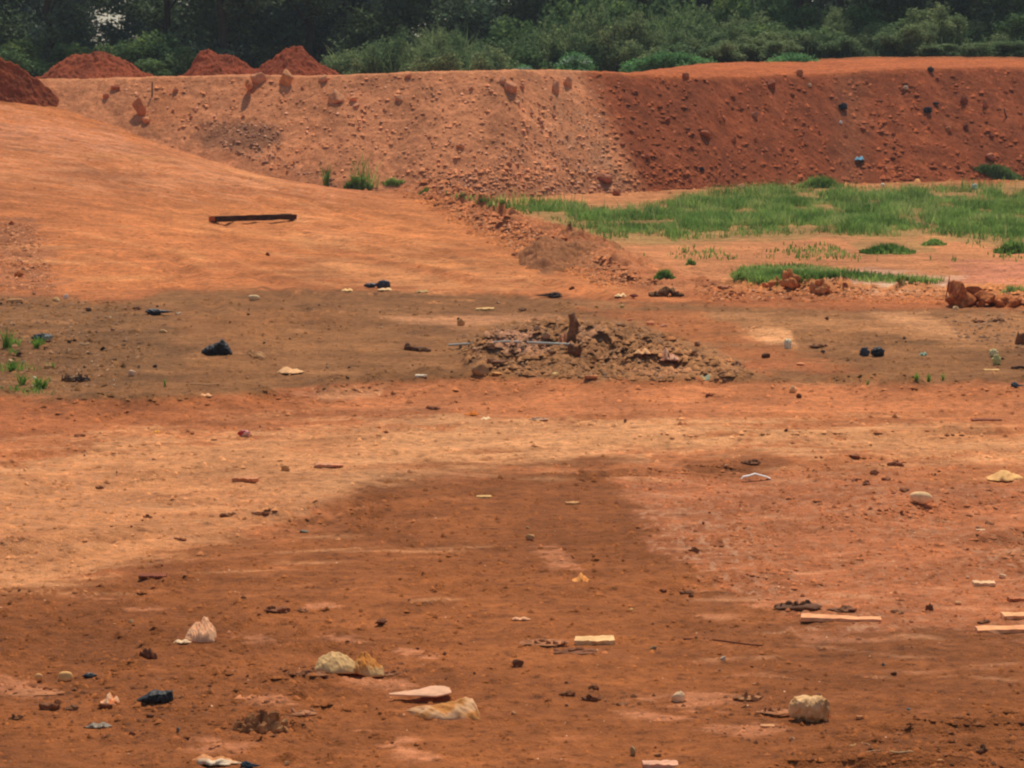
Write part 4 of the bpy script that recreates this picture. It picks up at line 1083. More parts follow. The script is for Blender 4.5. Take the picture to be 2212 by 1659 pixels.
 ('rock', 'stone', 793, 394, 8, 7, (232, 204, 164), 'small white stone with a dark stone at its foot', dict()),
 ('rock', 'dark_stone', 799, 399, 8, 5, (82, 54, 38), 'dark stone at the foot of the small white stone', dict()),
 ('rock', 'stone', 784, 390, 5, 2.5, (236, 200, 160), 'tiny white pebble left of the small white stone', dict()),
 ('rock', 'stone', 801, 366, 9, 3, (230, 170, 130), 'flat pink stone below the dark broken branch', dict()),
 ('rock', 'stone', 956, 310, 6, 4, (240, 220, 180), 'small white stone under the overhanging clay block', dict()),
 ('clump', 'earth_clod', 979, 323, 9, 5, (110, 66, 44), 'dark red clod in front of the overhanging clay block', dict(n=3)),
 ('clump', 'earth_clod', 998, 322, 14, 5, (96, 62, 42), 'dark clods right of the dark red clod by the clay block', dict(n=5)),
 ('clump', 'wood_stump', 1024, 345, 16, 26, (110, 76, 54), 'brown stump cut off by the right edge of the damp strip', dict(n=4, cat='stump')),
 # --- windrow on the right
 ('clump', 'earth_clod', 726, 289, 18, 6, (200, 126, 84), 'pinkish clod at the left end of the dirt ridge', dict(n=5)),
 ('clump', 'earth_clod', 735, 295, 16, 6, (176, 98, 58), 'red-brown clods in front of the pinkish clod', dict(n=5)),
 ('clump', 'earth_clod', 536, 256, 14, 5, (120, 62, 36), 'dark red clod on the road, right of a pair by the brown heap', dict(n=4)),
 ('clump', 'earth_clod', 516, 256, 7, 5, (124, 66, 40), 'dark red clod on the road, left of a pair by the brown heap', dict(n=2)),
 ('rock', 'stone', 268, 256, 5, 4, (140, 70, 44), 'small red stone on the orange road below the log', dict()),
 ('rock', 'stone', 17, 277, 12, 7, (196, 116, 60), 'orange stone on the rough left side of the road', dict()),
 ('rock', 'stone', 11, 225, 8, 4, (180, 106, 64), 'small orange stone at the left side of the road, above the rough patch', dict()),
]
for row in L:
    kind, name, px, py, w, h, col, label, kw = row
    if name == 'bent_strip': continue
    item(kind, name, px, py, w, h, col, label, **kw)

body('stone', [(788.5, 710), (790.5, 704.5), (795, 700), (803.7, 698.6), (812, 700), (820, 699.2), (827, 700.5), (830.8, 705), (831.4, 713)], [(788.5, 715), (798.7, 717), (803.7, 719.5), (810, 722), (818.6, 723), (826, 722), (831.4, 716)],
     (238, 186, 128), 'large cream lobed stone lying alone near the bottom right', 'stone', .5, .45, seed=5, col2=(208, 152, 96), bump=.8)
drape('scrap_sack', [(313.5, 669), (317, 661), (322, 657), (329.5, 655), (337, 655.5), (344.5, 658), (352, 662), (359, 668)], [(313.5, 672), (330, 675), (359, 675)],
     (238, 190, 126), 'rounded cream sack of rags half buried, the left of two joined', 'sack', .45, seed=2, slope=.7)
drape('scrap_sack', [(352, 666), (355.7, 658), (358, 655), (362, 654), (366, 655), (370.6, 659.5), (375.5, 662.6), (382, 667), (384, 673)], [(352, 672), (370, 677), (384, 676)],
     (228, 178, 116), 'crumpled yellowish sack with an orange stained top, right of the cream sack', 'sack', .7, col2=(212, 134, 60), seed=9, slope=.6)
drape('flattened_scrap', [(388, 701.5), (405, 699.5), (418, 698), (430, 695), (441, 694.5), (449, 696), (451.5, 699.5)], [(388, 702.5), (411, 703.5), (424, 704), (436, 704.5), (444, 703), (451.5, 701)],
     (246, 188, 146), 'long flat pale pink scrap with a thin pointed left end', 'scrap', .4, seed=31, slope=.15, lift=.06)
drape('cement_sack', [(403, 711), (411.6, 708.6), (424, 707.3), (436.5, 706), (444, 705.5), (454, 703), (459, 700.5), (466, 698.4), (472.5, 700), (476, 705.5), (480, 715.4), (481, 719)], [(403, 712), (413, 717), (425, 720), (481, 721)],
     (246, 188, 134), 'torn pale sack with a bulging orange right end in the foreground', 'sack', .65, col2=(216, 142, 74), seed=14, slope=.5)
ridge('earth_clod', [(236, 724), (240, 717), (249, 714), (252, 710.4), (257, 714), (262, 710), (268, 713), (275, 711), (282, 714), (285, 724)], 733, (150, 98, 60), 'big crumbly heap of dark clods left of the torn pale sack', 'clod', n=11, col2=(186, 134, 84), seed=3)
drape('crumpled_paper', [(184, 639), (186.5, 633), (192.7, 627), (199, 623.4), (204, 621.5), (206, 625), (211.3, 630), (214.5, 633), (214.5, 640)], [(184, 643), (200, 644.5), (214.5, 644)],
     (246, 184, 136), 'crumpled pale pink paper lying in folds on dark soil', 'paper', .75, seed=22, slope=.55)
body('plastic_bag', [(135.5, 700), (144, 696), (151.7, 691.8), (161.6, 692.4), (171.5, 691), (173, 697)], [(135.5, 701), (155, 703), (173, 702)],
     (44, 39, 36), 'black plastic bag with a thin pointed left end, bottom left', 'plastic bag', .5, .5, glossy=True, seed=6)
body('plastic_bag', [(200.5, 352), (206.4, 347.7), (213.8, 345.8), (218.8, 343.3), (221.3, 341.4), (226, 344.5), (232, 354)], [(200.5, 355), (232, 355)],
     (42, 37, 34), 'crumpled black bag left of the folded brown cardboard', 'plastic bag', .5, .7, glossy=True, seed=12)
drape('folded_cardboard', [(241, 355), (247.4, 350.5), (256, 351), (261, 353.3), (268, 358)], [(241, 356), (250, 358.5), (268, 360)],
     (176, 112, 68), 'folded brown cardboard with a pale upper side, damp strip', 'cardboard', .4, col2=(216, 160, 104), seed=4, slope=.6)
ridge('clay_block', [(955, 283), (957, 275), (961, 274), (968, 278.6), (979, 286), (991, 291), (1004, 294), (1024, 297), (1050, 298), (1080, 303)], 307, (196, 114, 62), 'big overhanging orange clay block at the right edge', 'clay', n=9, col2=(150, 84, 46), seed=8, depth=.8, wmul=2.4)
ridge('clay_block', [(767, 288), (776, 282), (781, 280), (785, 273.6), (789, 272), (792, 273.6), (795, 277), (801, 283.6), (809, 290)], 291, (200, 126, 74), 'peaked orange clay block on the dirt ridge, left one', 'clay', n=10, seed=11)
ridge('clay_block', [(810, 288), (816, 281), (820, 279), (823.6, 280), (825.5, 285), (833, 292)], 295, (200, 130, 78), 'smaller peaked orange clay block right of the first', 'clay', n=7, seed=12)
ridge('driftwood', [(650.5, 292), (659, 288), (665, 285), (674, 285.5), (676, 288.6), (683, 293)], 296, (134, 100, 64), 'weathered brown lump of wood on the orange road end', 'wood', n=7, seed=13, col2=(84, 58, 38), depth=.7)

# bent white strip (one bent piece)
P = pt(756, 481); k = px2m(P)
pts = [(-15 * k, 0, .01), (-13 * k, 0, 3.5 * k), (-7 * k, 0, 4.5 * k), (-1 * k, 0, 6.5 * k), (4 * k, 0, 5 * k), (10 * k, 0, 3.5 * k), (14.5 * k, 0, 1.6 * k), (15 * k, .01, .0)]
bm = bmesh.new(); rws = []
for p in pts:
    rws.append([bm.verts.new((p[0], s * 2.6 * k, p[2] + t)) for s, t in ((-1, 0), (1, 0), (1, .012), (-1, .012))])
for a, b in zip(rws, rws[1:]):
    for i in range(4): bm.faces.new((a[i], a[(i + 1) % 4], b[(i + 1) % 4], b[i]))
bm.faces.new(rws[0]); bm.faces.new(rws[-1][::-1])
bmesh.ops.recalc_face_normals(bm, faces=bm.faces)
me = bpy.data.meshes.new('strip'); bm.to_mesh(me); bm.free()
tag(mk('bent_strip', me, mat((246, 240, 228), .06), None, P), 'white strip bent into a shallow roof shape on the pinkish soil', 'strip')

# metal pole half under the mud
A = pt(449, 348.5); B = pt(572, 351.5)
A.z += .06; B.z += .12
mid = (A + B) / 2; mid.z += .06
tm = tube_me([(A - mid), Vector((0, 0, 0)) + (A - mid) * .5, Vector((0, 0, 0)), (B - mid) * .5, (B - mid)], .023, .023, wob=0)
for p in tm.polygons: p.use_smooth = True
tag(mk('metal_pole', tm, mat((176, 170, 152), .12, .45, 6, .1, spec=.5), None, mid), 'long thin grey metal pole lying across the churned mud', 'pole')

# tall broken stump
P = pt(572, 343); k = px2m(P)
me = tube_me([(0, 0, -.05), (-.1 * 4 * k, 0, 6 * k), (1.5 * k, 0, 13 * k), (2.0 * k, 0, 20 * k), (-1 * k, 0, 28 * k)], 5.5 * k, 3.6 * k, 12, .9, 4)
me2 = rock_me(8 * k, 6 * k, 7 * k, 9, 1, 2); me2.transform(Matrix.Translation((3.5 * k, 0, 15 * k)))
me = join_bm([(me, Matrix.Identity(4)), (me2, Matrix.Identity(4))])
tag(mk('wood_stump', me, mat((136, 92, 62), .35, .95, 14, .9, col2=(96, 62, 42)), None, P), 'tall broken brown stump standing behind the right end of the pole', 'stump')

# ------------------------------------------------------------------ rocks and scraps on the bank
BR = [(251, 99, 24, 17, (196, 112, 54), 'largest orange rock high on the pale bank below the heaps', .9, 'rock'), (258, 86, 18, 10, (206, 134, 90), 'pale orange rock resting on top of the largest orange rock', .8, 'rock'),
      (285, 88, 17, 14, (200, 132, 78), 'second orange rock right of the largest, at the bank top', .8, 'rock'), (139, 117, 15, 18, (176, 94, 46), 'tall brown rock where the bank meets the road', 1, 'rock'),
      (115, 92, 10, 7, (176, 92, 56), 'small red rock left of the little upright stake', .8, 'rock'), (106, 100, 8, 6, (176, 96, 60), 'small red rock lower left of the other small red rock', .8, 'rock'),
      (147, 125, 11, 6, (230, 176, 140), 'small pale pink rock below the tall brown rock', .6, 'rock'), (336, 105, 18, 10, (204, 136, 88), 'flat orange rock high on the bank right of the heaps', .7, 'rock'),
      (323, 84, 11, 7, (206, 140, 96), 'orange rock at the bank top right of the tallest heap', .7, 'rock'), (353, 103, 8, 5, (216, 166, 138), 'pale pink rock right of the flat orange rock', .7, 'rock'),
      (356, 109, 9, 6, (206, 138, 96), 'tan rock below the pale pink rock', .7, 'rock'), (390, 79, 7, 5, (190, 100, 60), 'small red rock at the bank top, left of a pair', .7, 'rock'),
      (408, 79, 7, 4, (190, 104, 64), 'small red rock at the bank top, right of a pair', .7, 'rock'), (399, 103, 9, 6, (206, 140, 98), 'tan rock on the open middle of the pale bank', .7, 'rock'),
      (493, 94, 10, 6, (204, 132, 88), 'tan rock left of the big dark-footed rock in the middle of the bank', .7, 'rock'), (510, 96, 16, 11, (190, 116, 76), 'large brown rock in the top middle of the bank', .9, 'rock'),
      (503, 86, 8, 7, (204, 132, 92), 'small rock above the large brown rock', .7, 'rock'), (522, 90, 8, 6, (190, 116, 80), 'small rock right of the large brown rock', .7, 'rock'),
      (554, 93, 12, 11, (204, 130, 88), 'upright rock right of the top middle of the bank', .7, 'rock'), (567, 88, 12, 9, (206, 132, 90), 'flat rock right of the upright rock', .7, 'rock'),
      (546, 81, 7, 5, (206, 134, 92), 'little rock at the bank top above the upright rock', .7, 'rock'), (472, 94, 9, 4, (200, 134, 92), 'thin tan rock left on the middle bank', .7, 'rock'),
      (600, 128, 13, 5, (216, 156, 122), 'flat pink rock near the change of soil colour', .7, 'rock'), (460, 152, 10, 7, (196, 128, 84), 'tan rock low on the middle of the bank', .8, 'rock'),
      (372, 142, 8, 5, (200, 134, 96), 'small tan rock low on the pale bank', .8, 'rock'), (461, 195, 14, 10, (190, 116, 76), 'brown rock at the foot of the bank by the first grass', .9, 'rock'),
      (487, 194, 9, 6, (190, 112, 74), 'small brown rock at the foot of the bank', .9, 'rock'), (618, 196, 12, 8, (150, 84, 56), 'dark brown rock at the foot of the red bank', .9, 'rock'),
      (605, 186, 20, 8, (186, 120, 90), 'long pinkish rock at the foot where the soil turns red', .9, 'rock'), (742, 190, 11, 7, (206, 134, 104), 'pink rock in the grass edge, left one', .8, 'rock'),
      (794, 187, 12, 7, (200, 134, 100), 'pink rock in the grass edge, right one', .8, 'rock'), (991, 162, 11, 7, (204, 124, 88), 'pink rock low on the red bank near the right edge', .8, 'rock'),
      (986, 108, 7, 8, (196, 116, 84), 'upright pink rock on the red bank near the right edge', .8, 'rock'), (965, 107, 11, 9, (120, 56, 34), 'dark red rock beside the upright pink rock', .9, 'rock'),
      (755, 119, 8, 8, (200, 134, 102), 'pale pink rock in the middle of the red bank', .8, 'rock'), (722, 121, 20, 9, (176, 94, 60), 'big reddish rock in the middle of the red bank', .9, 'rock'),
      (800, 77, 8, 7, (206, 130, 86), 'tan rock high on the red bank', .7, 'rock'), (686, 80, 8, 6, (190, 108, 68), 'small tan rock high on the red bank, left part', .7, 'rock'),
      (706, 141, 14, 6, (190, 108, 66), 'long tan rock low on the red bank', .8, 'rock'), (735, 144, 10, 7, (190, 104, 64), 'tan rock right of the long tan rock', .8, 'rock'),
      (949, 133, 7, 5, (200, 122, 70), 'orange rock on the red bank right of the blue bag', .8, 'rock'), (771, 90, 12, 8, (140, 72, 48), 'dark rock high on the red bank', .8, 'rock')]
for i, (a, b, w, h, c, lab, ang, kd) in enumerate(BR):
    item('rock', 'rock', a, b, w * .92, h * .88, tuple(int(q * .6 + w_ * .4) for q, w_ in zip(c, (214, 150, 110) if a < 595 else (162, 94, 62))), lab, cat='rock', ang=ang, depth=1.0, seed=i * 13 + 5, sink=.5)
for (a, b, w, h, c, nm, lab, cat) in [
        (843, 112, 10, 8, (38, 38, 42), 'plastic_bag', 'black plastic bag on the red bank, left of three', 'plastic bag'),
        (936, 107, 7, 3, (40, 40, 46), 'plastic_bag', 'thin black plastic bag on the red bank, upper right of three', 'plastic bag'),
        (928, 116, 10, 7, (38, 38, 42), 'plastic_bag', 'black plastic bag on the red bank, lower right of three', 'plastic bag'),
        (860, 165, 11, 8, (104, 170, 222), 'plastic_bag', 'bright blue plastic bag low on the red bank', 'plastic bag'),
        (702, 173, 5, 5, (40, 40, 52), 'plastic_scrap', 'small black scrap at the foot of the red bank', 'plastic scrap'),
        (931, 75, 7, 7, (60, 52, 50), 'plastic_scrap', 'dark grey scrap at the top of the red bank', 'plastic scrap'),
        (906, 91, 5, 5, (206, 176, 140), 'plastic_scrap', 'whitish scrap high on the red bank', 'plastic scrap'),
        (810, 88, 4, 4, (200, 170, 136), 'plastic_scrap', 'small whitish scrap on the upper red bank', 'plastic scrap'),
        (841, 125, 3.5, 4, (226, 216, 206), 'plastic_scrap', 'tiny white scrap under the left black bag on the bank', 'plastic scrap'),
        (883, 186, 5, 4, (220, 216, 186), 'plastic_scrap', 'tiny white scrap at the edge of the grass', 'plastic scrap'),
        (975, 190, 6, 8, (150, 170, 150), 'plastic_bottle', 'pale grey-green plastic bottle standing in the grass', 'bottle')]:
    item('sheet' if 'blue' in lab else 'bag', nm, a, b, w, h * .85, tuple(int(q * 1.1 + 8) for q in c), lab, cat=cat, depth=.9, glossy=False)
P = pt(152, 97); k = px2m(P)
tag(mk('wooden_stake', tube_me([(0, 0, -.1), (.01, 0, 6 * k), (.02, 0, 14 * k)], .035, .025), mat((110, 84, 60), .2), None, P), 'short thin upright wooden stake on the pale bank', 'stake')
P = pt(1005, 118); k = px2m(P)
tag(mk('thin_stick', tube_me([(1.5 * k, 0, 0), (0, 0, 4 * k), (-1 * k, 0, 9 * k)], .035, .02), mat((60, 44, 40), .2), None, P), 'small dark upright twig on the red bank near the right edge', 'twig')

# cheap lookup of ground under a pixel from a cached table
_tab = {}
def pt_fast(a, b):
    col = int(a // 4)
    if col not in _tab:
        dx = (col * 4 + 2 - 512) / F
        t = np.concatenate([np.arange(18, 60, .1), np.arange(60, 160, .08)])
        X = dx * t; Y = t * CP
        Z = terrain(X, Y)
        up = (Y * SP + (Z - CH) * CP); dep = Y * CP - (Z - CH) * SP
        pyv = 384 - F * up / dep
        m = np.minimum.accumulate(pyv)
        _tab[col] = (m, Y, Z)
    m, Y, Z = _tab[col]
    i = min(np.searchsorted(-m, -b), len(Y) - 1)
    Yh = Y[i]; dep = Yh * CP - (Z[i] - CH) * SP
    X = (a - 512) / F * dep
    return Vector((X, Yh, float(Z[i])))
# repeats: small loose stones and clods, copied objects sharing a few shapes
protos = [hull_me(1, .85, .7, 300 + i, .4, 12) for i in range(6)]
def scatter(name, label, cat, group, pts_, cols, smin, smax, seed):
    r = random.Random(seed)
    variants = []
    for pme in protos:
        for c in cols:
            m2 = pme.copy(); m2.materials.clear(); m2.materials.append(mat(c, .2, .92, 6, .3)); variants.append(m2)
    for (a, b) in pts_:
        P = pt_fast(a, b); k = px2m(P)
        s = r.uniform(0, 1) ** 2.2 * (smax - smin) + smin
        o = bpy.data.objects.new(name, r.choice(variants)); COL.objects.link(o)
        o.location = P; o.rotation_euler = (r.uniform(-.3, .3), r.uniform(-.3, .3), r.uniform(0, 6.28))
        o.scale = (s * k, s * k, s * k * r.uniform(.6, 1))
        tag(o, label, cat, group)
def rand_in(poly, n, seed):
    rg = np.random.default_rng(int(seed * 1e6) if isinstance(seed, float) else seed)
    xs = [p[0] for p in poly]; ys = [p[1] for p in poly]; out = np.zeros((0, 2))
    while len(out) < n:
        q = np.c_[rg.uniform(min(xs), max(xs), n * 2), rg.uniform(min(ys), max(ys), n * 2)]
        out = np.vstack([out, q[poly_sd(q[:, 0], q[:, 1], poly) > 0]])
    return [tuple(map(float, q)) for q in out[:n]]
scatter('rock', 'small pale brown stone stuck in the slope of the lighter bank', 'rock', 'small stones in the lighter part of the bank',
        rand_in([(100, 84), (590, 78), (610, 185), (420, 192), (345, 186), (240, 155), (160, 112)], 75, 1), [(204, 142, 102), (190, 122, 84), (216, 166, 130)], 2, 6, 1)
scatter('rock', 'small pinkish stone in the stony band of the bank before it turns red', 'rock', 'small stones in the stony band of the bank',
        rand_in([(540, 100), (585, 100), (605, 190), (440, 194), (500, 160)], 70, 2), [(206, 148, 116), (190, 128, 98), (170, 112, 80)], 2, 6, 2)
scatter('rock', 'small red-brown stone stuck in the slope of the red bank', 'rock', 'small stones in the red part of the bank',
        rand_in([(600, 82), (1020, 78), (1020, 176), (800, 182), (612, 190)], 100, 3), [(176, 96, 62), (160, 84, 54), (196, 124, 84), (130, 70, 48)], 2, 7, 3)
scatter('rock', 'small dark stone in the hollow at the foot of the bank by the road', 'rock', 'small stones in the hollow by the road',
        rand_in([(150, 125), (250, 128), (275, 152), (345, 186), (260, 168), (180, 140)], 26, 4), [(160, 112, 84), (180, 130, 100), (140, 98, 74)], 2, 6, 4)
scatter('earth_clod', 'small loose clod of red-brown earth on the bare foreground', 'clod', 'small loose clods on the foreground',
        rand_in([(5, 590), (1015, 590), (1015, 764), (5, 764)], 66, 5), [(136, 84, 52), (150, 94, 58), (122, 76, 48), (190, 130, 86)], 2, 6.5, 5)
scatter('earth_clod', 'small loose clod on the pinkish speckled soil at right', 'clod', 'small loose clods on the speckled soil',
        rand_in([(660, 470), (1015, 440), (1015, 600), (720, 590)], 40, 6), [(134, 78, 50), (156, 94, 60), (206, 150, 110)], 2, 5, 6)
scatter('earth_clod', 'small loose clod on the pale track at left', 'clod', 'small loose clods on the pale track',
        rand_in([(5, 420), (500, 400), (340, 520), (5, 590)], 25, 7), [(150, 92, 60), (130, 78, 50), (196, 130, 88)], 2, 5, 7)
scatter('stone', 'small pale or dark stone scattered in the damp strip', 'stone', 'small stones in the damp strip',
        rand_in([(5, 300), (150, 300), (400, 300), (1015, 318), (1015, 378), (420, 376), (100, 392), (5, 390)], 75, 8), [(196, 156, 112), (96, 66, 46), (120, 84, 58), (170, 124, 88)], 1.8, 5, 8)
scatter('earth_clod', 'small muddy clod on the churned mud heap', 'clod', 'muddy clods of the churned heap',
        rand_in(CHURN, 45, 9), [(160, 116, 80), (144, 102, 70), (186, 138, 100)], 4, 11, 9)
scatter('earth_clod', 'small orange clod along the ridge at the road edge', 'clod', 'orange clods along the road-edge ridge',
        rand_in([(400, 196), (450, 200), (560, 240), (660, 284), (1015, 292), (1015, 302), (700, 302), (620, 285), (520, 250)], 55, 10), [(196, 126, 84), (176, 108, 70), (210, 150, 108)], 2, 6.5, 10)

# gravel: uncountable crumbs
def gravel_mat(c):
    m = bpy.data.materials.new("gravel_stone"); m.use_nodes = True
    nt = m.node_tree; b = nt.nodes['Principled BSDF']; b.inputs['Roughness'].default_value = .95; b.inputs['Specular IOR Level'].default_value = .1
    geo = N(nt, 'ShaderNodeNewGeometry'); mr = N(nt, 'ShaderNodeMapRange'); mr.inputs[3].default_value = .55; mr.inputs[4].default_value = 1.4
    nt.links.new(geo.outputs['Random Per Island'], mr.inputs[0])
    sc = N(nt, 'ShaderNodeVectorMath', operation='SCALE'); sc.inputs[0].default_value = tuple(s2l(c)); nt.links.new(mr.outputs[0], sc.inputs['Scale'])
    nt.links.new(sc.outputs[0], b.inputs['Base Color']); return m
def gravel(name, polys, col, label, seed, smin, smax):
    base = [Vector(v) for v in [(1, 0, 0), (-.6, .8, 0), (-.5, -.8, .1), (.1, .1, .9), (.2, -.9, .3), (.3, .9, .4)]]
    fcs = [(0, 5, 3), (5, 1, 3), (1, 2, 3), (2, 4, 3), (4, 0, 3)]
    r = random.Random(seed); VV = []; FF = []
    for poly, n in polys:
        for (a, b) in rand_in(poly, n, r.random()):
            d = ray(a, b)
            P = pt_fast(a, b)
            k = P.y / F; s = (r.random() ** 2.5 * (smax - smin) + smin) * k * .6
            an = r.uniform(0, 6.28); c, sn = math.cos(an), math.sin(an); o = len(VV)
            for v in base:
                j = 1 + r.uniform(-.3, .3)
                VV.append((P.x + (v.x * c - v.y * sn) * s * j, P.y + (v.x * sn + v.y * c) * s * j, P.z - s * .1 + v.z * s * j))
            FF += [tuple(o + q for q in f) for f in fcs]
    me = new_mesh(name, np.array(VV), np.array(FF), smooth=False)
    o = tag(mk(name, me, gravel_mat(col)), label, 'gravel', kind='stuff')
    return o
gravel('gravel', [([(90, 88), (600, 80), (612, 192), (420, 196), (345, 190), (240, 160), (150, 115)], 700)], (214, 150, 114), 'pale gravel strewn over the lighter part of the bank', 1, .8, 3.6)
gravel('gravel', [([(545, 100), (600, 100), (618, 195), (420, 196), (490, 165)], 1000), ([(200, 122), (280, 125), (280, 158), (345, 190), (230, 152)], 350)], (190, 136, 106), 'dense pinkish gravel at the foot of the bank', 2, .8, 3.4)
gravel('gravel', [([(600, 80), (1030, 74), (1030, 178), (800, 184), (612, 192)], 700)], (172, 100, 68), 'red gravel strewn over the red part of the bank', 3, .8, 4)
gravel('gravel', [([(440, 205), (480, 215), (560, 243), (660, 286), (600, 285), (500, 245)], 1200), ([(690, 288), (1030, 294), (1030, 303), (700, 300)], 600), ([(-5, 225), (30, 225), (55, 290), (-5, 292)], 350)], (196, 130, 88), 'orange crumbs of earth along the road edge', 4, 1.2, 5)
gravel('gravel', [(CHURN, 900), ([(0, 300), (110, 302), (150, 350), (90, 392), (0, 392)], 500), ([(940, 316), (1030, 312), (1030, 350), (960, 345)], 250)], (150, 108, 76), 'muddy crumbs in the churned parts of the damp strip', 5, 1.2, 6)
gravel('gravel', [([(0, 690), (120, 670), (300, 690), (320, 740), (100, 740), (0, 730)], 350), ([(560, 690), (700, 700), (770, 690), (860, 730), (1030, 710), (1030, 768), (820, 768), (640, 712)], 450), ([(280, 668), (410, 664), (410, 680), (280, 680)], 90)], (130, 80, 50), 'dark crumbs of earth on the rough foreground', 6, 1.4, 7)

def crumb_mat():
    m = bpy.data.materials.new("soil_crumb"); m.use_nodes = True
    nt = m.node_tree; b = nt.nodes['Principled BSDF']; b.inputs['Roughness'].default_value = .95; b.inputs['Specular IOR Level'].default_value = .1
    at = N(nt, 'ShaderNodeAttribute', attribute_name='soil')
    geo = N(nt, 'ShaderNodeNewGeometry'); mr = N(nt, 'ShaderNodeMapRange'); mr.inputs[3].default_value = .72; mr.inputs[4].default_value = 1.4
    nt.links.new(geo.outputs['Random Per Island'], mr.inputs[0])
    sc = N(nt, 'ShaderNodeVectorMath', operation='SCALE'); nt.links.new(at.outputs['Color'], sc.inputs[0]); nt.links.new(mr.outputs[0], sc.inputs['Scale'])
    nt.links.new(sc.outputs[0], b.inputs['Base Color']); return m
CRUMB = crumb_mat()
CC = colattr.reshape(nr, nc, 4)
def crumbs(parts, label, seed):
    rg = np.random.default_rng(seed); A = []; S = []
    for poly, n, smin, smax in parts:
        A += rand_in(poly, n, seed); S.append(rg.uniform(0, 1, n) ** 3.2 * (smax - smin) + smin); seed += 1
    P = np.array([tuple(pt_fast(a, b)) for a, b in A]); S = np.concatenate(S) * P[:, 1] / F * .6
    n = len(P)
    base = np.array([(1, 0, 0), (.45, .9, 0), (-.6, .8, 0), (-1, -.1, 0), (-.5, -.8, .1), (.5, -.85, .1), (.35, .1, .85), (-.35, .05, .95)])
    tri = np.array([(0, 1, 6), (1, 2, 7), (1, 7, 6), (2, 3, 7), (3, 4, 7), (4, 5, 6), (4, 6, 7), (5, 0, 6)])
    J = base[None] * rg.uniform(.7, 1.3, (n, 8, 1)); an = rg.uniform(0, 6.28, n)[:, None]
    x = J[:, :, 0] * np.cos(an) - J[:, :, 1] * np.sin(an); y_ = J[:, :, 0] * np.sin(an) + J[:, :, 1] * np.cos(an)
    hz_ = rg.uniform(.6, 1.0, n)[:, None]
    V_ = np.stack([P[:, 0:1] + x * S[:, None], P[:, 1:2] + y_ * S[:, None], P[:, 2:3] + (J[:, :, 2] * hz_ - .12) * S[:, None]], -1)
    T_ = (np.arange(n)[:, None, None] * 8 + tri[None]).reshape(-1, 3)
    me = new_mesh('gravel', V_.reshape(-1, 3), T_, smooth=False)
    ri = np.clip(np.searchsorted(rows, P[:, 1]), 0, nr - 1); ci = np.clip(np.searchsorted(us, P[:, 0] / P[:, 1]), 0, nc - 1)
    c4 = np.repeat(CC[ri, ci], 8, axis=0); c4[:, 3] = 0
    at = me.attributes.new('soil', 'FLOAT_COLOR', 'POINT'); at.data.foreach_set('color', c4.astype(np.float32).ravel())
    tag(mk('gravel', me, CRUMB), label, 'gravel', kind='stuff')
FG = [(-150, 392), (1174, 386), (1174, 770), (-150, 770)]
crumbs([(FG, 21500, .9, 6.5), ([(640, 470), (1034, 440), (1034, 620), (720, 600)], 3000, 1, 5), (RUTS, 900, 1.5, 9), ([(0, 660), (330, 660), (330, 740), (0, 740)], 900, 1.5, 9)], 'crumbs of the same soil all over the bare foreground', 11)
crumbs([(ROAD, 5000, .7, 2.6), ([(395, 190), (450, 198), (560, 238), (660, 282), (600, 288), (470, 235)], 2600, 1.2, 6), ([(-5, 225), (35, 225), (60, 292), (-5, 292)], 900, 1.2, 5), ([(690, 284), (1034, 290), (1034, 306), (700, 302)], 1500, 1.2, 6)], 'crumbs of orange earth on the road and along its edge', 21)
crumbs([([(0, 296), (1034, 308), (1034, 384), (0, 394)], 6500, .8, 4.5), (CHURN, 1800, 1.5, 9), ([(0, 300), (130, 300), (160, 350), (100, 392), (0, 392)], 900, 1.5, 7)], 'crumbs of brown soil all over the damp strip', 31)
crumbs([([(80, 82), (600, 74), (620, 195), (420, 196), (345, 190), (240, 160), (150, 115)], 2000, .8, 4.6), ([(596, 76), (1034, 70), (1200, 68), (1200, 178), (800, 186), (612, 194)], 4800, .8, 6.5),
        ([(420, 170), (1034, 160), (1034, 182), (612, 196), (420, 196)], 2500, 1, 6), ([(640, 245), (1034, 245), (1034, 292), (700, 288)], 1200, .7, 3)], 'crumbs and lumps of earth clinging to the bank', 41)
gravel('gravel', [([(-10, 400), (1034, 400), (1034, 768), (-10, 768)], 450), ([(640, 480), (1024, 480), (1024, 620), (760, 605)], 200)], (214, 158, 116), 'fine pale crumbs sprinkled over the bare ground', 8, .8, 3)

# ------------------------------------------------------------------ grass
def blade_mesh(name, roots, hmin, hmax, wid, seed, lean=.35, hs=None):
    rg = np.random.default_rng(seed)
    n = len(roots); roots = np.array(roots)
    h = rg.uniform(hmin, hmax, n)
    if hs is not None: h = h * np.asarray(hs)
    an = rg.uniform(0, 2 * np.pi, n); ln = rg.uniform(.05, lean, n) * h
    wa = rg.uniform(0, np.pi, n)
    dirx, diry = np.cos(an) * ln, np.sin(an) * ln
    wx, wy = np.cos(wa) * wid * .5, np.sin(wa) * wid * .5
    V = np.zeros((n, 5, 3))
    V[:, 0] = roots + np.c_[-wx, -wy, np.zeros(n) - .02]; V[:, 1] = roots + np.c_[wx, wy, np.zeros(n) - .02]
    V[:, 2] = roots + np.c_[wx * .8 + dirx * .35, wy * .8 + diry * .35, h * .6]; V[:, 3] = roots + np.c_[-wx * .8 + dirx * .35, -wy * .8 + diry * .35, h * .6]
    V[:, 4] = roots + np.c_[dirx, diry, h]
    b = np.arange(n) * 5
    T = np.concatenate([np.c_[b, b + 1, b + 2], np.c_[b, b + 2, b + 3], np.c_[b + 3, b + 2, b + 4]])
    return new_mesh(name, V.reshape(-1, 3), T, smooth=False)

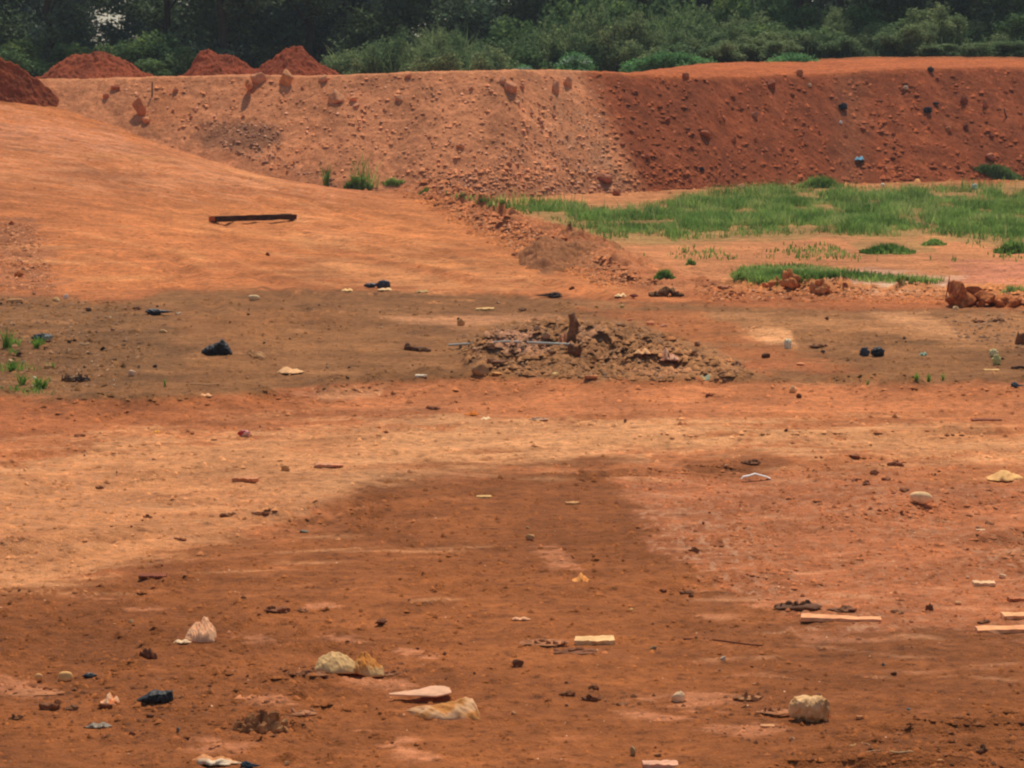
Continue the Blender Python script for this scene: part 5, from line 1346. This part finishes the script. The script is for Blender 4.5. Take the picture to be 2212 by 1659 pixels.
def veg_mat(c1, c2, c3=None, scale=1.0, rough=.7, transl=.3):
    m = bpy.data.materials.new("foliage"); m.use_nodes = True
    nt = m.node_tree; b = nt.nodes['Principled BSDF']; b.inputs['Roughness'].default_value = rough; b.inputs['Specular IOR Level'].default_value = .25
    geo = N(nt, 'ShaderNodeNewGeometry'); n1 = N(nt, 'ShaderNodeTexNoise'); n1.inputs['Scale'].default_value = scale; n1.inputs['Detail'].default_value = 5
    nt.links.new(geo.outputs['Position'], n1.inputs['Vector'])
    rmp = N(nt, 'ShaderNodeValToRGB'); nt.links.new(n1.outputs['Fac'], rmp.inputs[0])
    rmp.color_ramp.elements[0].position = .42; rmp.color_ramp.elements[0].color = (*s2l(c1), 1)
    rmp.color_ramp.elements[1].position = .57; rmp.color_ramp.elements[1].color = (*s2l(c2), 1)
    if c3:
        e = rmp.color_ramp.elements.new(.72); e.color = (*s2l(c3), 1)
    ri = N(nt, 'ShaderNodeMapRange'); ri.inputs[3].default_value = .65; ri.inputs[4].default_value = 1.35
    nt.links.new(geo.outputs['Random Per Island'], ri.inputs[0])
    sc = N(nt, 'ShaderNodeVectorMath', operation='SCALE'); nt.links.new(rmp.outputs[0], sc.inputs[0]); nt.links.new(ri.outputs[0], sc.inputs['Scale'])
    nt.links.new(sc.outputs[0], b.inputs['Base Color'])
    tr = N(nt, 'ShaderNodeBsdfTranslucent'); ms = N(nt, 'ShaderNodeMixShader'); ms.inputs[0].default_value = transl
    nt.links.new(sc.outputs[0], tr.inputs[0]); nt.links.new(b.outputs[0], ms.inputs[1]); nt.links.new(tr.outputs[0], ms.inputs[2])
    nt.links.new(ms.outputs[0], nt.nodes['Material Output'].inputs[0])
    return m
GRASS = veg_mat((92, 128, 56), (146, 178, 90), (190, 186, 120), .55, transl=.45)
GRASSY = veg_mat((110, 150, 56), (150, 186, 80), None, 2)
def grass_roots(poly, n, seed, dens=.0, sc=.9):
    r = random.Random(seed); out = []
    xs = [p[0] for p in poly]; ys = [p[1] for p in poly]
    A = np.array([(r.uniform(min(xs), max(xs)), r.uniform(min(ys), max(ys))) for _ in range(n * 5)])
    sdv = poly_sd(A[:, 0], A[:, 1], poly)
    keep = (sdv > 0) & (np.random.default_rng(seed).uniform(0, 1, len(sdv)) < .08 + sdv / 14)
    A = A[keep]
    for a, b in A:
        if len(out) >= n: break
        P = pt_fast(a, b)
        if dens > -1:
            v = float(fbm(np.array([P.x * sc]), np.array([P.y * sc * .3]), 91, 4)[0])
            if v < -dens - r.uniform(0, .2): continue
        out.append(tuple(P))
    return out
GMAIN = [(482, 203), (505, 199), (560, 200), (610, 207), (650, 205), (690, 194), (740, 189), (790, 184), (850, 188), (900, 187), (1060, 184), (1220, 184), (1220, 246), (1060, 246), (1000, 242), (930, 236), (870, 238), (820, 234), (760, 237), (700, 240), (650, 243), (610, 241), (560, 224)]
RT = grass_roots(GMAIN, 95000, 1, .12, 1.0)
ra = np.array(RT); hsc = .45 + .75 * sstep(-.3, .4, fbm(ra[:, 0] * .9, ra[:, 1] * .35, 93, 3))
tag(mk('grass', blade_mesh('grass', RT, .05, .38, .022, 1, 1.2, hsc), GRASS), 'broad green band of grass at the foot of the red bank', 'grass', kind='stuff')
tag(mk('grass', blade_mesh('grass', grass_roots([(728, 276), (745, 268), (800, 266), (850, 272), (945, 281), (940, 285), (870, 283), (840, 279), (800, 284), (770, 287), (735, 282)], 7000, 2, .6, 1.4), .03, .17, .026, 2, .9), GRASS), 'narrow strip of grass in front of the bare orange patch', 'grass', kind='stuff')
tag(mk('grass', blade_mesh('grass', grass_roots([(600, 248), (1040, 240), (1040, 262), (980, 262), (900, 262), (700, 262), (640, 256)], 1300, 3, -.25, .6), .05, .14, .04, 3, .6), GRASS), 'thin scattered grass on the bare orange patch', 'grass', kind='stuff')
tag(mk('grass', blade_mesh('grass', grass_roots([(440, 196), (475, 197), (520, 206), (540, 216), (500, 212)], 500, 4, .3, 1.4), .05, .18, .05, 4, .5), GRASS), 'sparse grass behind the ridge at the foot of the pale bank', 'grass', kind='stuff')
tag(mk('grass', blade_mesh('grass', grass_roots(GMAIN, 800, 8, .0, .7), .35, .75, .022, 8, .8), veg_mat((120, 140, 76), (176, 178, 112), None, .8, transl=.45)), 'taller pale weed stems standing in the grass band', 'grass', kind='stuff')
rs0 = random.Random(3)
def tuft(px, py, w, h, n, label, seed, m=GRASS, wid=.04, lean=.5, name='grass_tuft', group=None):
    r = random.Random(seed); P = pt(px, py); k = px2m(P)
    W = w * k; Hh = h * k
    g_ = np.array([(r.gauss(0, .2), r.gauss(0, .2)) for _ in range(n)])
    g_ *= np.minimum(1, .42 / np.maximum(np.hypot(g_[:, 0], g_[:, 1]), 1e-6))[:, None] * (.35 if n < 60 else 1)
    cy = P.y + (W * .3 if py > 195 else 0)
    gx, gy = g_[:, 0] * W, g_[:, 1] * W * (.7 if py > 195 else .25)
    z0 = float(terrain(P.x, cy)); gz = terrain(P.x + gx, cy + gy) - z0
    hs_ = 1.15 * np.exp(-(g_ ** 2).sum(1) / .16)
    o = mk(name, blade_mesh('tuft', np.c_[gx, gy, gz], Hh * .4, Hh, wid, seed, lean * 1.3, hs_), m, None, (P.x, cy, z0 - .01))
    return tag(o, label, 'grass tuft' if name == 'grass_tuft' else 'plant', group)
tuft(890, 254, 66, 12, 1500, 'wide dark green tuft alone on the bare orange patch', 1)
tuft(935, 246, 30, 8, 400, 'small tuft right of the wide dark green tuft', 11)
tuft(665, 278, 24, 11, 700, 'small round bright tuft at the edge of the bare patch', 2)
tuft(691, 265, 12, 8, 160, 'tiny tuft right of the small round bright tuft', 3)
tuft(1015, 254, 44, 14, 1000, 'tuft below the grass band at the right edge', 12)
tuft(358, 189, 34, 14, 420, 'dense green tuft at the foot of the pale bank behind the road', 4, wid=.05, lean=.7)
tuft(363, 188, 36, 44, 60, 'tall thin stalks rising from the dense green tuft by the road', 5, wid=.035, lean=.45)
tuft(393, 185, 28, 8, 260, 'low green tuft right of the dense tuft by the road', 6)
tuft(327, 186, 22, 22, 50, 'sparse pale stalks left of the dense tuft by the road', 7, wid=.03, lean=.5)
tuft(425, 192, 22, 6, 120, 'faint tuft between the road edge and the bank', 8)
tuft(1000, 176, 60, 12, 1200, 'dark leafy tuft against the foot of the red bank at right', 9, veg_mat((92, 120, 68), (120, 150, 84)))
tuft(820, 188, 56, 14, 900, 'raised grass tuft against the foot of the red bank', 10)
tuft(5, 350, 30, 22, 50, 'bright green shoots at the left edge of the damp strip', 21, GRASSY, .02)
tuft(12, 372, 60, 16, 70, 'bright green weeds below the first shoots at the left edge', 22, GRASSY, .02)
tuft(20, 394, 110, 10, 110, 'low bright green weeds along the near edge at left', 23, GRASSY, .02, 1.4)
for q_ in range(9):
    tuft(rs0.uniform(-4, 60), rs0.uniform(345, 396), rs0.uniform(12, 26), rs0.uniform(6, 15), 40, 'small bright weed among the rubbish at the left end of the damp strip', 40 + q_, GRASSY, .02, 1.0, group='weeds at the left end of the damp strip')
scatter('litter_scrap', 'small pale scrap among the weeds at the left end of the damp strip', 'scrap', 'pale scraps at the left end of the damp strip',
        rand_in([(0, 298), (110, 300), (170, 370), (120, 392), (0, 390)], 26, 12), [(224, 180, 130), (206, 150, 104), (232, 204, 170)], 2.5, 8, 12)
scatter('earth_clod', 'dark lump among the weeds at the left end of the damp strip', 'clod', 'dark lumps at the left end of the damp strip',
        rand_in([(0, 300), (110, 302), (170, 370), (120, 392), (0, 390)], 14, 13), [(84, 62, 48), (104, 74, 54)], 4, 11, 13)
tuft(165, 387, 5, 9, 14, 'single green sprout in the damp strip at left', 24, GRASSY, .014)
tuft(917, 383, 14, 10, 40, 'left sprout of three in the damp strip at right', 25, GRASSY, .018)
tuft(929, 382, 10, 9, 25, 'middle sprout of three in the damp strip at right', 26, GRASSY, .018)
tuft(943, 381, 7, 9, 20, 'right sprout of three in the damp strip at right', 27, GRASSY, .018)
tuft(868, 385, 10, 5, 14, 'tiny sprout left of the three sprouts', 28, GRASSY, .015)
tuft(1014, 294, 30, 10, 200, 'green tuft behind the big clay block at the right edge', 29, GRASS, .03)

# ------------------------------------------------------------------ vegetation behind the bank
def leaf_cloud(centers, radii, n, leaf, seed, flat_=.75, droop=0):
    """many small two-triangle leaves spread through lobes, denser toward their surface"""
    rg = np.random.default_rng(seed)
    c = np.array(centers); rr = np.array(radii)
    wgt = rr ** 2 / (rr ** 2).sum(); k = rg.choice(len(c), n, p=wgt)
    d = rg.normal(size=(n, 3)); d /= np.linalg.norm(d, axis=1)[:, None]
    rad = rr[k] * (rg.uniform(0, 1, n) ** .45)
    lump = 1 + .25 * np.sin(d[:, 0] * 7 + k) * np.cos(d[:, 2] * 6 + k * 2)
    P = c[k] + d * (rad * lump)[:, None] * [1, 1, flat_]
    a = rg.normal(size=(n, 3)); a[:, 2] *= .6; a[:, 2] -= droop; a /= np.linalg.norm(a, axis=1)[:, None]
    b = np.cross(a, rg.normal(size=(n, 3))); b /= np.linalg.norm(b, axis=1)[:, None]
    s = leaf * rg.uniform(.6, 1.4, n)[:, None]
    V = np.stack([P - a * s, P + b * s * .45, P + a * s, P - b * s * .45], 1).reshape(-1, 3)
    Q = np.arange(n * 4).reshape(n, 4)
    return new_mesh('leaves', V, Q, smooth=False)

M_DARK = veg_mat((78, 98, 74), (104, 122, 84), None, .35, .8, .35)
M_BACK = veg_mat((62, 82, 72), (82, 100, 82), None, .5, .8, .3)
M_MID = veg_mat((84, 110, 66), (112, 136, 78), (140, 154, 84), .6, .8, .35)
M_OLIVE = veg_mat((106, 128, 82), (140, 152, 100), None, .4, .8, .4)
M_VINE = veg_mat((92, 140, 82), (124, 172, 104), None, 1.5, .7, .35)
M_PALE = veg_mat((176, 196, 180), (206, 216, 206), None, 1.5, .5, .4)
M_BARK = mat((70, 60, 50), .3, .95, 6, .6)
def tree_parts(seed, tall, crown_lo, spread, leaf, n, thin=False):
    r = random.Random(seed)
    pts = [(0, 0, -.3)]
    for i in range(1, 9):
        t = i / 8; pts.append((r.uniform(-.25, .25) * t * 2, r.uniform(-.2, .2), tall * .85 * t))
    me = [(tube_me(pts, .26 if not thin else .16, .06, 8, .25, seed), Matrix.Identity(4))]
    C = []; RR = []
    for j in range(r.randint(12, 16)):
        z = crown_lo + (tall - crown_lo) * (j / 14) ** .9
        a = r.uniform(0, 6.28); L_ = spread * r.uniform(.35, 1) * (1 - .5 * max(0, (z - tall * .6) / tall))
        e = Vector((math.cos(a) * L_, math.sin(a) * L_, z + r.uniform(.2, 1.0)))
        s = Vector((0, 0, max(.6, z - L_ * .5)))
        me.append((tube_me([s, s.lerp(e, .5) + Vector((0, 0, .25)), e], .09, .025, 6, .2, j), Matrix.Identity(4)))
        C.append(tuple(e)); RR.append(spread * r.uniform(.28, .5))
        C.append(tuple(s.lerp(e, .55))); RR.append(spread * r.uniform(.2, .34))
    return join_bm(me), leaf_cloud(C, RR, n, leaf, seed, .8)
TREES = [tree_parts(1, 14, .8, 3.6, .15, 15000), tree_parts(2, 12, 1.6, 3.2, .14, 12000), tree_parts(3, 15, .5, 3.9, .17, 15000), tree_parts(4, 13, 2.6, 3.0, .14, 11000, True)]
for t in TREES:
    t[0].materials.append(M_BARK)
def put_tree(kind, px, Y, s, label, group, m, rz):
    X = (px - 512) / F * Y
    z = float(terrain(X, Y)) - .1
    o = empty('tree', (X, Y, z)); o.rotation_euler.z = rz; o.scale = (s, s, s)
    tag(o, label, 'tree', group)
    c = mk('trunk', TREES[kind][0], None, o)
    me = TREES[kind][1]
    key = (kind, m.name)
    if key not in _tm:
        q = me.copy(); q.materials.clear(); q.materials.append(m); _tm[key] = q
    mk('crown', _tm[key], None, o)
_tm = {}
# two loose rows; the sky shows through between the crowns at the left
g = 'dark trees behind the earth bank'
i = 0
for (px, Y, kd, s) in [(-60, 158, 0, 1.0), (10, 164, 2, .95), (52, 156, 1, .9), (170, 160, 0, .9), (225, 156, 2, 1.0), (310, 160, 1, 1.0), (360, 166, 0, 1.05), (430, 160, 2, 1.0), (500, 164, 1, 1.0), (560, 170, 0, 1.0),
                       (640, 166, 2, 1), (720, 170, 0, 1), (800, 164, 1, 1.0), (870, 160, 2, 1.0), (940, 158, 0, 1.0), (1010, 160, 2, 1.0), (1080, 158, 1, 1)]:
    lab = ['dark evergreen tree in the front row behind the bank, left of the sky gap', 'dark tree in the front row behind the bank, right of the sky gap', 'dark tree in the front row, behind the right half of the bank'][0 if px < 80 else 1 if px < 560 else 2]
    put_tree(kd, px, Y, s, lab, g + (' left of the gap' if px < 80 else ' right of the gap' if px < 560 else ' at right'), M_DARK, i * 1.3); i += 1
for (px, Y, kd, s) in [(-20, 186, 2, 1.1), (15, 182, 0, 1.0), (196, 184, 1, 1.05), (215, 178, 0, 1.1), (290, 184, 2, 1.1), (345, 180, 0, 1), (400, 186, 2, 1.1), (455, 182, 0, 1.0), (540, 190, 2, 1.1), (600, 184, 0, 1.1), (680, 188, 2, 1.1), (760, 186, 0, 1.1),
                       (840, 184, 2, 1.1), (905, 180, 0, 1.1), (980, 182, 2, 1.1), (1050, 184, 0, 1.1)]:
    put_tree(kd, px, Y, s, 'dark tree of the back row, seen only between the nearer trees', 'back row of dark trees', M_BACK, i * 1.7); i += 1

for (px, Y, kd, s) in [(-40, 205, 2, 1.2), (15, 208, 0, 1.1), (195, 206, 0, 1.1), (128, 204, 3, .9), (78, 200, 3, .9), (240, 204, 2, 1.2), (285, 208, 0, 1.2), (325, 204, 2, 1.2), (380, 206, 0, 1.2), (430, 204, 2, 1.2), (490, 208, 0, 1.2), (545, 206, 2, 1.2), (610, 206, 0, 1.2), (680, 206, 2, 1.2),
                       (750, 206, 0, 1.2), (820, 206, 2, 1.2), (890, 206, 0, 1.2), (960, 206, 2, 1.2), (1030, 206, 0, 1.2)]:
    put_tree(kd, px, Y, s, 'dark tree of the back row, seen only between the nearer trees', 'back row of dark trees', M_BACK, i * 2.1); i += 1

# shrubs
SHRUBS = []
for sdn in range(4):
    r = random.Random(sdn + 60); C = []; RR = []
    for j in range(11):
        C.append((r.uniform(-1.1, 1.1), r.uniform(-.8, .8), r.uniform(.3, 2.0))); RR.append(r.uniform(.35, .75))
    st = [(tube_me([(0, 0, -.2), (c[0] * .5, c[1] * .5, c[2] * .6), c], .05, .015, 5, .2, j), Matrix.Identity(4)) for j, c in enumerate(C)]
    st = join_bm(st); st.materials.append(M_BARK)
    SHRUBS.append((st, leaf_cloud(C, RR, 5200, .085, sdn + 70, .9)))
_sm = {}
def put_shrub(kd, px, top, Y, s, m, label, group, rz=0):
    X = (px - 512) / F * Y
    z = float(terrain(X, Y)) - .1
    ztop = CH - (top - HY) / F * Y
    hz = max((ztop - z) / 2.5, .3)
    o = empty('shrub', (X, Y, z)); o.rotation_euler.z = rz; o.scale = (s, s, hz)
    tag(o, label, 'shrub', group)
    mk('stems', SHRUBS[kd][0], None, o)
    key = (kd, m.name)
    if key not in _sm:
        q = SHRUBS[kd][1].copy(); q.materials.clear(); q.materials.append(m); _sm[key] = q
    mk('foliage', _sm[key], None, o)
rs = random.Random(5)
for (px, top, Y) in [(130, 40, 150), (160, 28, 152), (185, 36, 149), (150, 52, 147), (20, 40, 150), (60, 44, 152)]:
    put_shrub(rs.randrange(4), px, top, Y, 1.3, M_MID, 'dark green bush behind the heaps of earth at left', 'bushes behind the heaps', rs.uniform(0, 6))
for (px, top, Y) in [(370, 46, 150), (440, 40, 149), (480, 34, 151), (520, 20, 153), (556, 12, 154), (470, 54, 147), (535, 42, 148), (580, 34, 149), (600, 8, 155)]:
    put_shrub(rs.randrange(4), px, top, Y, 1.35, M_MID, 'mid green bush in the scrub behind the middle of the bank', 'bushes behind the middle of the bank', rs.uniform(0, 6))
for (px, top, Y) in [(640, 6, 155), (670, 14, 153), (706, 2, 156), (745, 10, 153), (780, 6, 155), (760, 26, 151), (795, 28, 150), (820, 14, 153), (845, 4, 156), (880, 20, 152), (925, 36, 150), (960, 28, 152), (1000, 20, 153), (900, -4, 157), (975, 0, 157), (1025, 10, 152), (620, -8, 158), (660, -10, 158), (725, -10, 158), (765, -12, 158), (805, -12, 158), (860, -12, 158), (935, -10, 158), (1005, -12, 158), (580, -4, 158)]:
    put_shrub(rs.randrange(4), px, top, Y, 1.5, M_MID, 'tall green bush in the scrub behind the red bank', 'bushes behind the red bank', rs.uniform(0, 6))
FINE = []
for q in range(3):
    r = random.Random(q + 90); C = []; RR = []
    for j in range(16):
        C.append((r.uniform(-1.2, 1.2), r.uniform(-.7, .7), r.uniform(.2, 2.1))); RR.append(r.uniform(.3, .6))
    st = join_bm([(tube_me([(c[0] * .3, c[1] * .3, -.2), c], .03, .01, 5, .2, j), Matrix.Identity(4)) for j, c in enumerate(C)]); st.materials.append(M_BARK)
    lf = leaf_cloud(C, RR, 8000, .07, q + 95, 1.1); lf.materials.append(M_OLIVE); FINE.append((st, lf))
for (px, top, Y, zone) in [(345, 48, 148, 0), (375, 40, 149, 0), (405, 34, 150, 0), (430, 42, 147, 0), (455, 28, 151, 0), (480, 40, 148, 0), (500, 46, 147, 0), (525, 30, 150, 0), (548, 26, 151, 0),
                           (575, 20, 151, 1), (600, 26, 150, 1), (625, 22, 150, 1), (650, 18, 151, 1), (672, 26, 149, 1), (690, 14, 152, 1), (712, 22, 150, 1), (735, 18, 151, 1), (758, 24, 150, 1), (770, 36, 148, 1), (720, 38, 147, 1), (665, 40, 147, 1), (630, 38, 147, 1),
                           (840, 34, 149, 2), (905, 30, 149, 2), (935, 44, 148, 2), (980, 40, 148, 2), (1015, 40, 148, 2)]:
    Y -= 1.2; X = (px - 512) / F * Y; z = float(terrain(X, Y)) - .1
    hz = max((CH - (top - HY) / F * Y - z) / 2.7, .3)
    o = empty('shrub', (X, Y, z)); o.rotation_euler.z = rs.uniform(0, 6); o.scale = (1.1, 1.1, hz)
    tag(o, ['pale olive feathery bush behind the middle of the bank', 'pale olive feathery bush behind the creeper mounds', 'olive feathery bush behind the right end of the bank'][zone], 'shrub', ['olive bushes in the middle', 'olive bushes behind the creepers', 'olive bushes at right'][zone])
    st, lf = FINE[rs.randrange(3)]
    mk('stems', st, None, o); mk('foliage', lf, None, o)
prof_x, prof_y = [335, 400, 470, 540, 600, 680, 760, 840, 920, 1030], [50, 38, 30, 26, 20, 16, 20, 26, 32, 34]
for q_ in range(46):
    px = rs.uniform(340, 1035); Y = rs.uniform(147.2, 155); top = np.interp(px, prof_x, prof_y) + rs.gauss(4, 9) - (Y - 148) * 2.2; sc_ = rs.uniform(.7, 1.25)
    X = (px - 512) / F * Y; z = float(terrain(X, Y)) - .1; hz = max((CH - (top - HY) / F * Y - z) / 2.7, .3)
    o = empty('shrub', (X, Y, z)); o.rotation_euler.z = rs.uniform(0, 6); o.scale = (sc_, sc_, hz)
    lft = px < 560
    tag(o, 'feathery grey-green bush in the scrub left of the red bank' if lft else 'feathery grey-green bush in the scrub above the red bank', 'shrub', 'feathery bushes at left' if lft else 'feathery bushes above the red bank')
    st, lf = FINE[rs.randrange(3)]
    mk('stems', st, None, o); mk('foliage', lf, None, o)
# creeper mounds
def vine(px0, px1, top, Y, label, seed):
    Xc = ((px0 + px1) / 2 - 512) / F * Y; W = (px1 - px0) / F * Y
    zt = CH - (top - HY) / F * Y; zb = float(terrain(Xc, Y)) - .3
    r = random.Random(seed); C = []; RR = []
    for j in range(14):
        t = (j + .5) / 14 - .5
        hh = (zt - zb) * (1 - (2 * t) ** 2 * .6)
        for q in range(3):
            C.append((t * W, r.uniform(-.7, .7), hh * (.35 + .22 * q) + r.uniform(-.05, .05))); RR.append(r.uniform(.3, .45))
    root = empty('creeper_mound', (Xc, Y, zb)); tag(root, label, 'creeper', 'bright creeper mounds behind the bank')
    me = leaf_cloud(C, RR, int(2600 * W), .065, seed, .8); me.materials.append(M_VINE)
    mk('foliage', me, None, root)
    if seed in (3, 4):
        tops = sorted(C, key=lambda c: c[1] * .3 - c[2])[:9]
        pl = leaf_cloud(tops, [.3] * 9, 420, .07, seed + 20, .5); pl.materials.append(M_PALE); mk('pale_leaves', pl, None, root)
    st = join_bm([(tube_me([(0, 0, 0), (c[0] * .6, c[1], c[2] * .5), c], .03, .01, 5, .2, j), Matrix.Identity(4)) for j, c in enumerate(C[::4])])
    st.materials.append(M_BARK); mk('stems', st, None, root)
vine(622, 718, 53, 143.5, 'long bright green creeper mound just behind the bank', 1)
vine(770, 814, 57, 143.5, 'small bright green creeper mound right of the long one', 2)
vine(552, 600, 44, 146, 'pale-topped creeper mound left of the long bright one', 3)
vine(508, 540, 60, 144, 'low creeper mound at the left end of the creepers', 4)
# tall grass, one mass
roots = []
r = random.Random(9)
def tall(pxa, pxb, top_a, top_b, n, Y0, Y1):
    out = []
    for _ in range(n):
        a = r.uniform(pxa, pxb); Y = r.uniform(Y0, Y1)
        X = (a - 512) / F * Y
        out.append((X, Y, 0.0, top_a + (top_b - top_a) * (a - pxa) / (pxb - pxa) + r.gauss(0, 7)))
    return out
def tall_mesh(data, seed, wid=.04):
    rg = np.random.default_rng(seed)
    D = np.array(data); zb = terrain(D[:, 0], D[:, 1]) - .1
    zt = CH - (D[:, 3] - HY) / F * D[:, 1]
    h = np.maximum(zt - zb, .4) * rg.uniform(.6, 1.05, len(D))
    n = len(D); an = rg.uniform(0, 6.28, n); ln = rg.uniform(.05, .5, n) * h; wa = rg.uniform(-.5, .5, n)
    dx, dy = np.cos(an) * ln, np.sin(an) * ln; wx, wy = np.cos(wa) * wid * .5, np.sin(wa) * wid * .5
    rt = np.c_[D[:, 0], D[:, 1], zb]
    V = np.zeros((n, 7, 3)); Z0 = np.zeros(n)
    for q, (f, e) in enumerate([(0, 0), (.45, .18), (.8, .55)]):
        V[:, 2 * q] = rt + np.c_[-wx + dx * e, -wy + dy * e, h * f]; V[:, 2 * q + 1] = rt + np.c_[wx + dx * e, wy + dy * e, h * f]
    V[:, 6] = rt + np.c_[dx * 1.2, dy * 1.2, h * .97]
    b = np.arange(n) * 7
    T = np.concatenate([np.c_[b, b + 1, b + 3], np.c_[b, b + 3, b + 2], np.c_[b + 2, b + 3, b + 5], np.c_[b + 2, b + 5, b + 4], np.c_[b + 4, b + 5, b + 6]])
    return new_mesh('tall_grass', V.reshape(-1, 3), T, smooth=False)
d1 = tall(335, 400, 62, 48, 900, 147, 152) + tall(400, 500, 46, 48, 1100, 147, 153) + tall(430, 470, 32, 32, 300, 148, 153)
tag(mk('tall_grass', tall_mesh(d1, 1), M_OLIVE), 'pale olive tall grass behind the middle of the bank', 'tall grass', kind='stuff')
d2 = tall(500, 640, 40, 30, 700, 149, 154) + tall(640, 760, 24, 32, 1100, 149, 154) + tall(640, 700, 14, 14, 400, 151, 155)
tag(mk('tall_grass', tall_mesh(d2, 2), M_OLIVE), 'pale olive tall grass behind the red bank, right of the creepers', 'tall grass', kind='stuff')
d3 = tall(760, 900, 44, 50, 1100, 147, 152) + tall(900, 1040, 48, 44, 1300, 147, 152)
tag(mk('tall_grass', tall_mesh(d3, 3), veg_mat((84, 104, 74), (110, 128, 86), None, .4, .8, .3)), 'darker tall grass behind the right end of the bank', 'tall grass', kind='stuff')
# thin haze in the air: one closed box round the whole place
bmh = bmesh.new(); bmesh.ops.create_cube(bmh, size=1)
for v in bmh.verts: v.co = Vector((v.co.x * 900, v.co.y * 700 + 250, v.co.z * 36 + 12))
hme = bpy.data.meshes.new('haze'); bmh.to_mesh(hme); bmh.free()
hm = bpy.data.materials.new('haze_air'); hm.use_nodes = True
for n_ in list(hm.node_tree.nodes):
    if n_.type == 'BSDF_PRINCIPLED': hm.node_tree.nodes.remove(n_)
pv = N(hm.node_tree, 'ShaderNodeVolumePrincipled'); pv.inputs['Density'].default_value = .00022; pv.inputs['Color'].default_value = (.86, .92, 1, 1); pv.inputs['Anisotropy'].default_value = .2
hm.node_tree.links.new(pv.outputs[0], hm.node_tree.nodes['Material Output'].inputs['Volume'])
tag(mk('haze', hme, hm), kind='stuff')
print("objects", len(bpy.data.objects), "verts ground", len(V))
